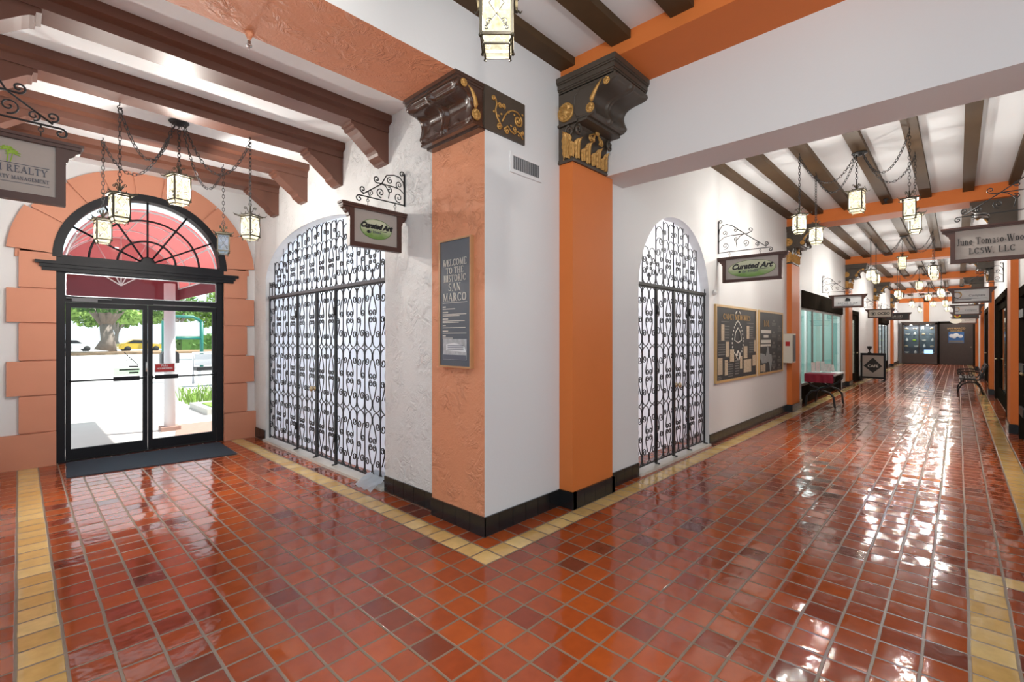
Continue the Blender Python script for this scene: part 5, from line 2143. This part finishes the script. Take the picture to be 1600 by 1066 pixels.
def make_tree(label, loc, H, crown, trunk_r, nleaf, leafsize, lm, spread=1.0):
    rnd = random.Random(int(loc[0] * 10 + loc[1]))
    t = thing('tree', label, 'tree', loc)
    w = MB()
    w.tube([(0, 0, 0), (.02 * H, 0, H * .12), (0, 0, H * .3)], trunk_r, 10, rads=[trunk_r * 1.6, trunk_r, trunk_r * .85])
    for k in range(9):
        a = 2 * PI * k / 9 + rnd.uniform(-.3, .3)
        e = rnd.uniform(.3, .8)
        pts = [(0, 0, H * .27)]
        for q in range(1, 6):
            f = q / 5
            pts.append((math.cos(a) * crown * e * f + rnd.uniform(-.1, .1) * crown * .4, math.sin(a) * crown * e * f, H * (.27 + .5 * f ** .7) + rnd.uniform(-.1, .1)))
        w.tube(pts, .1, 6, rads=[trunk_r * .6 * (1 - .8 * q / 5) for q in range(6)])
    build('trunk', w, M['bark'], t)
    w = MB()
    for k in range(14):
        a = rnd.uniform(0, 2 * PI)
        d = crown * math.sqrt(rnd.random()) * .85
        foliage(w, (math.cos(a) * d, math.sin(a) * d, H * rnd.uniform(.50, .92)), (crown * .35, crown * .35, H * .13), nleaf // 14, leafsize, rnd)
    build('crown', w, lm, t, weld=False)
    return t


make_tree('broad old tree with thick grey trunk across the road behind the left door leaf', (6.4, 66, GZ + .2), 9.5, 9, .62, 4200, .36, M['leaf'])
make_tree('slender pale tree across the road seen through the right door leaf', (13.5, 42, GZ), 6.5, 3.4, .2, 1900, .2, M['leaf_light'])
make_tree('second slender pale tree at the right edge of the right door leaf', (11.2, 30, GZ), 5, 2.2, .12, 1500, .16, M['leaf_light'])
make_tree('round green tree far behind the parked cars at the left', (-1.5, 84, GZ), 9, 6, .5, 1500, .45, M['leaf_light'])
far_tree = make_tree('pale green tree far away beyond the parked cars', (-6, 118, GZ), 9, 6.5, .4, 1300, .6, M['leaf_light'])
far_tree['group'] = 'far trees beyond the parked cars'
for x, y, sc in ((4, 122, 1.1), (13, 117, .9), (23, 121, 1.15), (33, 116, .95), (44, 120, 1.1)):
    ft = dup(far_tree, (x, y, GZ), x * .7)
    ft.scale = (sc, sc, sc)
w = MB()
rnd = random.Random(5)
w.box(14, 31, 70, 73, GZ, GZ + 1.9)
foliage(w, (22.5, 71.2, 1.0), (9.5, 2.2, 1.3), 2600, .28, rnd)
solo('hedge', w, M['leaf'], 'long clipped green hedge across the road beyond the right door leaf', 'hedge')
w = MB()
w.box(-4, 30, 60, 67, GZ - .1, GZ + .12)
struct('trim_verge', w, M['soil'])
w = MB()
for k in range(420):
    x, y = 2.85 + rnd.random() ** 1.4 * 3.4, 13.0 + rnd.random() * 1.6
    h = rnd.uniform(.22, .5)
    a = rnd.uniform(0, 2 * PI)
    dx, dy = math.cos(a) * h * .5, math.sin(a) * h * .5
    w.add([(x - .012, y, GZ), (x + .012, y, GZ), (x + dx * .5 + .01, y + dy * .5, GZ + h * .8), (x + dx * .5 - .01, y + dy * .5, GZ + h * .8), (x + dx, y + dy, GZ + h * .95)], [(0, 1, 2, 3), (3, 2, 4)])
o = solo('ornamental_grass', w, M['leaf_light'], 'bed of green strap-leaved grass outside behind the white post', 'plant')
o['kind'] = 'stuff'


def make_car(label, loc, rot, m, group='parked cars'):
    t = thing('car', label, 'car', loc, rot, group)
    w = MB()
    pr = [(-2.2, .3), (2.2, .3), (2.25, .6), (2.1, .85), (1.1, .95), (.5, 1.4), (-.9, 1.45), (-1.7, 1.0), (-2.2, .9), (-2.27, .6)]
    w.prism(pr, 'y', -.85, .85)
    build('body', w, m, t)
    w = MB()
    w.prism([(.95, .98), (.45, 1.34), (-.85, 1.39), (-1.5, 1.02)], 'y', -.86, .86)
    build('windows', w, M['car_glass'], t)
    for x in (-1.4, 1.4):
        for y in (-.8, .8):
            w = MB()
            w.lathe([(.32, -.1), (.34, 0), (.32, .1)], 16, (x, y, .33), 'y')
            build('wheel', w, M['tyre'], t)
    return t


c0 = make_car('white parked car seen through the left door leaf, left of the tree trunk', (1.8, 72, GZ - .08), .1, M['car_white'])
make_car('yellow parked car just right of the thick tree trunk', (10.3, 73, GZ - .08), .1, M['car_yellow'])
make_car('silver parked car to the right of the yellow car', (14.9, 75, GZ - .08), .1, M['car_silver'])
make_car('dark windowed white car half hidden behind the meeting of the door leaves', (4.3, 78, GZ - .08), .1, M['car_white'])
make_car('silver car far behind the hedge', (23, 79, GZ - .08), .1, M['car_silver'])

t = thing('green_frame_sign', 'green steel framed street sign standing across the road behind the door meeting stile', 'sign', (6.1, 30, GZ))
w = MB()
for x in (5.2, 6.9):
    w.tube([(x, 30, GZ), (x, 30, 2.4)], .09, 8)
w.tube([(5.2, 30, 1.5), (6.9, 30, 1.5)], .08, 8)
w.tube([(5.2, 30, 2.4), (5.6, 30, 2.65), (6.5, 30, 2.65), (6.9, 30, 2.4)], .08, 8)
build('frame', w, M['green_steel'], t, True)
w = MB()
w.box(5.3, 6.8, 29.97, 30.03, 1.6, 2.35)
build('board', w, M['sign_white'], t, True)

t = thing('letter_box', 'dark rounded letter box standing outside behind the right door leaf', 'letter box', (4.0, 22, GZ))
w = MB()
w.prism([(3.72, .55), (4.28, .55), (4.28, .9), (4.2, 1.0), (4.0, 1.04), (3.8, 1.0), (3.72, .9)], 'y', 21.8, 22.2)
build('box', w, M['ink'], t, True)
w = MB()
w.tube([(4.0, 22, GZ), (4.0, 22, .56)], .06, 8)
build('stand', w, M['ink'], t, True)

t = thing('street_bench', 'pale framed bench with a dark seat outside, at the right of the right door leaf', 'bench', (4.9, 19.6, GZ))
w = MB()
w.tube([(4.25, 19.6, GZ), (4.25, 19.6, 1.0), (5.55, 19.6, 1.0), (5.55, 19.6, GZ)], .04, 8)
w.box(4.3, 5.5, 19.6, 19.63, .55, .95)
build('frame', w, M['column_white'], t, True)
w = MB()
w.box(4.25, 5.6, 19.1, 19.6, .38, .50)
build('seat', w, M['ink'], t, True)
w = MB()
w.box(4.3, 4.4, 19.15, 19.25, GZ, .4)
build('leg', w, M['column_white'], t, True)
w = MB()
w.box(5.4, 5.5, 19.15, 19.25, GZ, .4)
build('leg', w, M['column_white'], t, True)


# ------------------------------------------------------------------ shop fronts along the corridor
def shopfront(name, xa, xb, y, zt, header, base, bays, side, door_bay=None, frame=None):
    o = bpy.data.objects.new(name, None)
    COL.objects.link(o)
    o['kind'] = 'structure'
    o.location = ((xa + xb) / 2, y, 0)
    F = frame or M['store_grey']
    s = side
    ya, yb = sorted((y + s * .02, y + s * .055))
    w = MB()
    w.box(xa, xb, min(y - s * .03, yb), max(y - s * .03, ya), header, zt)
    build('header_board', w, M['store_dark'], o, True)
    n = bays
    st = (xb - xa) / n
    w = MB()
    for k in range(n + 1):
        wd = .05 if k % 2 else .07
        w.box(max(xa, xa + k * st - wd / 2), min(xb, xa + k * st + wd / 2), ya, yb, base if k not in (0, n) else 0, header)
    w.box(xa, xb, ya, yb, base, base + .06)
    w.box(xa, xb, ya, yb, header - .06, header)
    build('window_frame', w, F, o, True)
    w = MB()
    w.box(xa, xb, ya, yb, 0, base)
    build('base_panel', w, M['store_dark'], o, True)
    for k in range(n):
        w = MB()
        w.box(xa + k * st + .06, xa + (k + 1) * st - .06, y + s * .036, y + s * .041, base + .05, header - .05)
        build('pane', w, M['store_glass'], o, True)
    return o


shopfront('window_2', 12.25, 17.4, YL, 2.62, 2.24, .42, 4, 1)
shopfront('window_3', 25.6, 30.6, YL, 2.55, 2.2, .3, 4, 1, frame=M['store_dark'])
# white mullions and curtains inside the teal shop
w = MB()
for x in (14.0, 15.2):
    w.box(x, x + .12, YL + .5, YL + .55, .1, 2.4)
struct('trim_5', w, M['white_gloss'])


def plain_door(name, xa, xb, y, side, zt, m, pane=None, knob=True):
    o = bpy.data.objects.new(name, None)
    COL.objects.link(o)
    o['kind'] = 'structure'
    o.location = ((xa + xb) / 2, y, 0)
    s = side
    w = MB()
    lo, hi = sorted((y - s * .025, y + s * .10))
    for a, b, z0, z1 in ((xa, xa + .12, 0, zt), (xb - .12, xb, 0, zt), (xa, xb, zt - .14, zt)):
        w.box(a, b, lo, hi, z0, z1)
    build('door_frame', w, M['store_dark'], o, True)
    w = MB()
    lo, hi = sorted((y + s * .03, y + s * .07))
    if pane:
        for a, b, z0, z1 in ((xa + .12, xa + .26, 0, zt - .14), (xb - .26, xb - .12, 0, zt - .14), (xa + .26, xb - .26, 0, .3), (xa + .26, xb - .26, zt - .3, zt - .14)):
            w.box(a, b, lo, hi, z0, z1)
    else:
        w.box(xa + .12, xb - .12, lo, hi, 0, zt - .14)
    lf = build('door_leaf', w, m, o, True)
    if pane:
        w = MB()
        w.box(xa + .26, xb - .26, (lo + hi) / 2 - .003, (lo + hi) / 2 + .003, .3, zt - .3)
        build('pane', w, pane, o, True)
    if knob:
        w = MB()
        w.ball((xb - .20, y - s * .0, 1.0), .03, 10, 6)
        build('door_handle', w, M['brass'], o, True)
    return o


plain_door('door_2', 18.9, 20.6, YL, 1, 2.45, M['store_dark'], M['store_glass'])
plain_door('door_3', 13.2, 17.2, YR, -1, 2.5, M['store_dark'], M['store_glass'])
plain_door('door_4', 20.3, 23.6, YR, -1, 2.5, M['store_dark'], M['store_glass'])
d5 = plain_door('door_5', 9.0, 10.6, YR, -1, 2.3, M['store_grey'], None)
for z in (.45, 1.1, 1.9):
    w = MB()
    w.box(9.9, 10.5, YR + .0, YR + .03, z - .06, z + .06)
    build('strap_hinge', w, M['ink'], d5, True)

# table with burgundy cloth
TX, TY = 12.65, 2.20
t = thing('side_table', 'small table with curved black legs and burgundy cloth before the teal shop window', 'table', (TX, TY, 0))
w = MB()
w.box(TX - .62, TX + .62, TY - .28, TY + .28, .71, .74)
build('table_top', w, M['paper'], t, True)
for xx in (TX - .5, TX + .5):
    for sy in (-1, 1):
        w = MB()
        pts = [(xx, TY + sy * .26, .71), (xx, TY + sy * .25, .60), (xx, TY + sy * .17, .48), (xx, TY + sy * .03, .42), (xx, TY + sy * .03, .38), (xx, TY + sy * .17, .34), (xx, TY + sy * .25, .24), (xx, TY + sy * .27, .03), (xx, TY + sy * .29, 0.012)]
        w.tube(pts, .022, 8)
        build('leg', w, M['iron'], t, True)
w = MB()
w.tube([(TX - .5, TY, .40), (TX + .5, TY, .40)], .014, 6)
build('stretcher', w, M['iron'], t, True)
w = MB()
w.grid(lambda u, v: (TX - .66 + (.55 * max(0, v - .25) / .75 if v > .25 else 0) - .012 * math.sin(u * 25) * (v < .25), TY - .27 + .54 * u, .748 if v > .25 else .56 + .188 * v / .25), 24, 16)
solo('table_cloth', w, M['cloth_red'], 'burgundy cloth draped over the near end of the small corridor table', 'cloth')
for k, (dx, dy, h, rz) in enumerate(((-.30, .12, .22, .3), (-.12, -.05, .19, -.2), (.08, .1, .23, .2), (.26, -.06, .16, .5))):
    t = thing('leaflet_stand', ['leaflet stand nearest the front edge of the burgundy table cloth', 'clear leaflet stand second along the burgundy table', 'tall leaflet stand third along the burgundy table', 'low leaflet stand at the far end of the burgundy table'][k], 'leaflet stand', (TX + dx, TY + dy, .75), rz - PI / 2, 'leaflet stands on the corridor table')
    w = MB()
    w.add([(-.09, 0, 0), (.09, 0, 0), (.09, .05, h), (-.09, .05, h), (-.09, .012, 0), (.09, .012, 0), (.09, .062, h), (-.09, .062, h)], [(0, 1, 2, 3), (4, 5, 6, 7), (0, 4, 7, 3), (1, 5, 6, 2), (3, 2, 6, 7), (0, 1, 5, 4)])
    w.box(-.09, .09, -.03, .09, 0, .006)
    build('holder', w, M['store_glass'], t)
    w = MB()
    for q in (-.045, .045):
        w.add([(q - .04, -.012, .02), (q + .04, -.012, .02), (q + .04, .038, h * 1.05), (q - .04, .038, h * 1.05)], [(0, 1, 2, 3)])
    build('leaflets', w, M['paper'], t)

# poster stand
PX, PY = 21.0, 2.2
t = thing('poster_stand', 'black framed poster stand with a dark diamond emblem beside the third left pilaster', 'stand', (PX, PY, 0))
w = MB()
w.box(PX - .03, PX + .03, PY - .36, PY - .30, 0, .98)
w.box(PX - .03, PX + .03, PY + .30, PY + .36, 0, .98)
w.box(PX - .03, PX + .03, PY - .30, PY + .30, .90, .98)
w.box(PX - .03, PX + .03, PY - .30, PY + .30, .08, .14)
for y in (-.33, .33):
    w.box(PX - .2, PX + .2, PY + y - .03, PY + y + .03, 0, .05)
build('frame', w, M['black'], t, True)
w = MB()
w.box(PX - .015, PX + .015, PY - .30, PY + .30, .14, .90)
ps = build('poster', w, M['sign_face'], t, True)
w = MB()
w.prism([(PY + .27, .52), (PY + .02, .80), (PY - .02, .80), (PY - .26, .52), (PY, .28)], 'x', PX - .021, PX - .016)
o = build('diamond_emblem', w, M['ink'], ps)
o.location = (-PX, -PY, 0)
text('lettering', 'CAFE', .13, M['cream_ink'], t, (-.024, 0, .52), (PI / 2, 0, -PI / 2), bold=.003)
w = MB()
w.lathe([(.001, 0), (.06, 0), (.05, .02), (.02, .05), (.02, .12), (.06, .16), (.08, .24), (.001, .25)], 14, (PX, PY + .1, .98))
solo('dark_figurine', w, M['ink'], 'small dark ornament standing on top of the poster stand', 'ornament')

# iron bench against the right wall, seen from its end
bx0, bx1 = 17.95, 19.35
t = thing('iron_bench', 'black wrought iron bench with slatted seat against the right corridor wall', 'bench', ((bx0 + bx1) / 2, -.27, 0))
for x in (bx0, bx1):
    w = MB()
    w.tube([(x, -.08, .0), (x, -.09, .10), (x, -.16, .24), (x, -.30, .32), (x, -.44, .30), (x, -.54, .16), (x, -.58, 0)], .022, 8)
    w.tube([(x, -.12, .40), (x, -.50, .38), (x, -.56, .50), (x, -.62, .72), (x, -.67, .80)], .022, 8)
    w.tube([(x, -.20, .30), (x, -.20, .40)], .02, 6)
    w.tube([(x, -.44, .30), (x, -.46, .40)], .02, 6)
    w.tube([(x, -.52, .58), (x, -.36, .62), (x, -.16, .60)] + [(x, -.12 + a, .55 + b) for a, b in spiral((0, 0), .05, 100, .012, -330, 14)], .018, 6)
    w.tube([(x, -.14, .52), (x, -.22, .46), (x, -.20, .40)], .016, 6)
    w.tube([(x, a, b) for a, b in spiral((-.34, .50), .06, 0, .012, 480, 18)], .012, 6)
    build('end_frame', w, M['iron'], t, True)
for y in (-.14, -.23, -.32, -.41):
    w = MB()
    w.box(bx0 - .03, bx1 + .03, y - .032, y + .032, .405, .428)
    build('seat_slat', w, M['iron'], t, True)
for y, z in ((-.555, .54), (-.60, .66), (-.645, .77)):
    w = MB()
    w.box(bx0 - .03, bx1 + .03, y - .012, y + .018, z - .035, z + .035)
    build('back_slat', w, M['iron'], t, True)

for ch in t.children:
    ch.location.y += 0.09

# display case at the far end
cx0, ya, yb = 35.75, .86, 2.40
t = thing('display_case', 'tall dark glazed display case with lit shelves at the far end of the corridor', 'display case', (36.1, 1.63, 0))
w = MB()
w.box(cx0, XE - .02, ya, yb, 0.02, .56)
build('base_cabinet', w, M['case_brown'], t, True)
w = MB()
for y in (ya, yb - .09):
    w.box(cx0, cx0 + .09, y, y + .09, .56, 2.36)
w.box(cx0, XE - .02, ya, yb, 2.26, 2.38)
w.box(cx0 - .04, XE - .02, ya - .04, yb + .04, 2.38, 2.43)
w.box(cx0, cx0 + .08, ya, yb, .56, .60)
w.box(cx0 + .02, cx0 + .06, 1.61, 1.65, .6, 2.26)
build('frame', w, M['case_brown'], t, True)
w = MB()
w.box(XE - .06, XE - .02, ya, yb, .56, 2.3)
w.box(cx0 + .09, XE - .06, ya, ya + .02, .56, 2.3)
w.box(cx0 + .09, XE - .06, yb - .02, yb, .56, 2.3)
build('back_panel', w, M['case_back'], t, True)
for z in (.95, 1.30, 1.65, 1.98):
    w = MB()
    w.box(cx0 + .25, XE - .06, ya + .03, yb - .03, z, z + .012)
    build('glass_shelf', w, M['store_glass'], t, True)
w = MB()
w.box(cx0 + .03, cx0 + .036, ya + .09, yb - .09, .6, 2.26)
build('front_glass', w, M['glass'], t, True)
for y in (1.28, 2.0):
    w = MB()
    w.lathe([(.05, 0), (.05, -.02), (.001, -.021)], 12, (cx0 + .3, y, 2.26))
    build('downlight', w, M['lamp_white'], t, True)
area('case_light', (cx0 + .35, 1.63, 2.24), (0, 0, 0), .3, 1.2, 14, (1.0, .95, .85))
rnd = random.Random(3)
n = 0
desc = {0: 'white rounded bowl', 1: 'pale shell ornament', 2: 'small white vase'}
for si, z in enumerate((.60, .962, 1.312, 1.662, 1.992)):
    for k in range(4):
        y = ya + .22 + k * .37 + rnd.uniform(-.04, .04)
        kind = (si + k) % 3
        w = MB()
        c = (36.15, y, z + .001)
        if kind == 0:
            w.lathe([(.04, 0), (.07, .03), (.11, .09), (.105, .092), (.06, .04), (.001, .02)], 14, c)
        elif kind == 1:
            w.ball((c[0], c[1], c[2] + .06), .06, 10, 7, (1, 1.5, 1))
        else:
            w.lathe([(.04, 0), (.06, .05), (.05, .11), (.025, .15), (.035, .18), (.001, .18)], 12, c)
        m_ = [M['white_gloss'], M['photo_sepia'], M['sign_white']][kind]
        if si == 2 and k == 2:
            m_ = M['leaf_green']
        sh = ['floor of the display case', 'lowest shelf of the display case', 'second shelf of the display case', 'third shelf of the display case', 'top shelf of the display case'][si]
        lab = '%s on the %s, %s from the right' % ('green vase' if m_ is M['leaf_green'] else desc[kind], sh, ORD[k])
        solo(['bowl', 'shell_ornament', 'vase'][kind], w, m_, lab, ['bowl', 'ornament', 'vase'][kind], 'ornaments in the display case')
w = MB()
w.box(35.95, 35.98, 1.05, 1.42, .61, .83)
o = solo('framed_picture', w, M['picture_glow'], 'small bright blue framed picture at the bottom right of the display case', 'picture')

# dark end door with poster
d = plain_door('door_6', 0, 1.6, 0, 1, 2.45, M['case_brown'], None)
for ch in d.children:
    pass
d.location = (XE - .06, .08, 0)
d.rotation_euler = (0, 0, -PI / 2)
w = MB()
w.box(XE - .08, XE - .01, YR, .86, 0, 2.36)
struct('trim_6', w, M['case_brown'])
t = thing('door_poster', 'blue and white poster below gold lettering on the dark end door', 'poster', (XE - .11, .08, 1.2))
w = MB()
w.box(XE - .115, XE - .10, -.24, .40, 1.22, 1.84)
build('sheet', w, M['blue'], t, True)
w = MB()
for y, z, r in ((.26, 1.62, .10), (.08, 1.66, .11), (-.10, 1.60, .09), (.16, 1.56, .08)):
    w.ball((XE - .12, y, z), r, 10, 6, (.1, 1.2, 1))
build('white_print', w, M['sign_white'], t, True)
w = MB()
w.box(XE - .12, XE - .116, -.22, .38, 1.24, 1.36)
build('pale_band', w, M['print_grey'], t, True)
text('lettering', 'SAN MARCO', .13, M['tan_ink'], t, (-.012, 0, .84), (PI / 2, 0, -PI / 2), bold=.004)
text('lettering', 'GALLERIA', .11, M['tan_ink'], t, (-.012, 0, .70), (PI / 2, 0, -PI / 2), bold=.004)
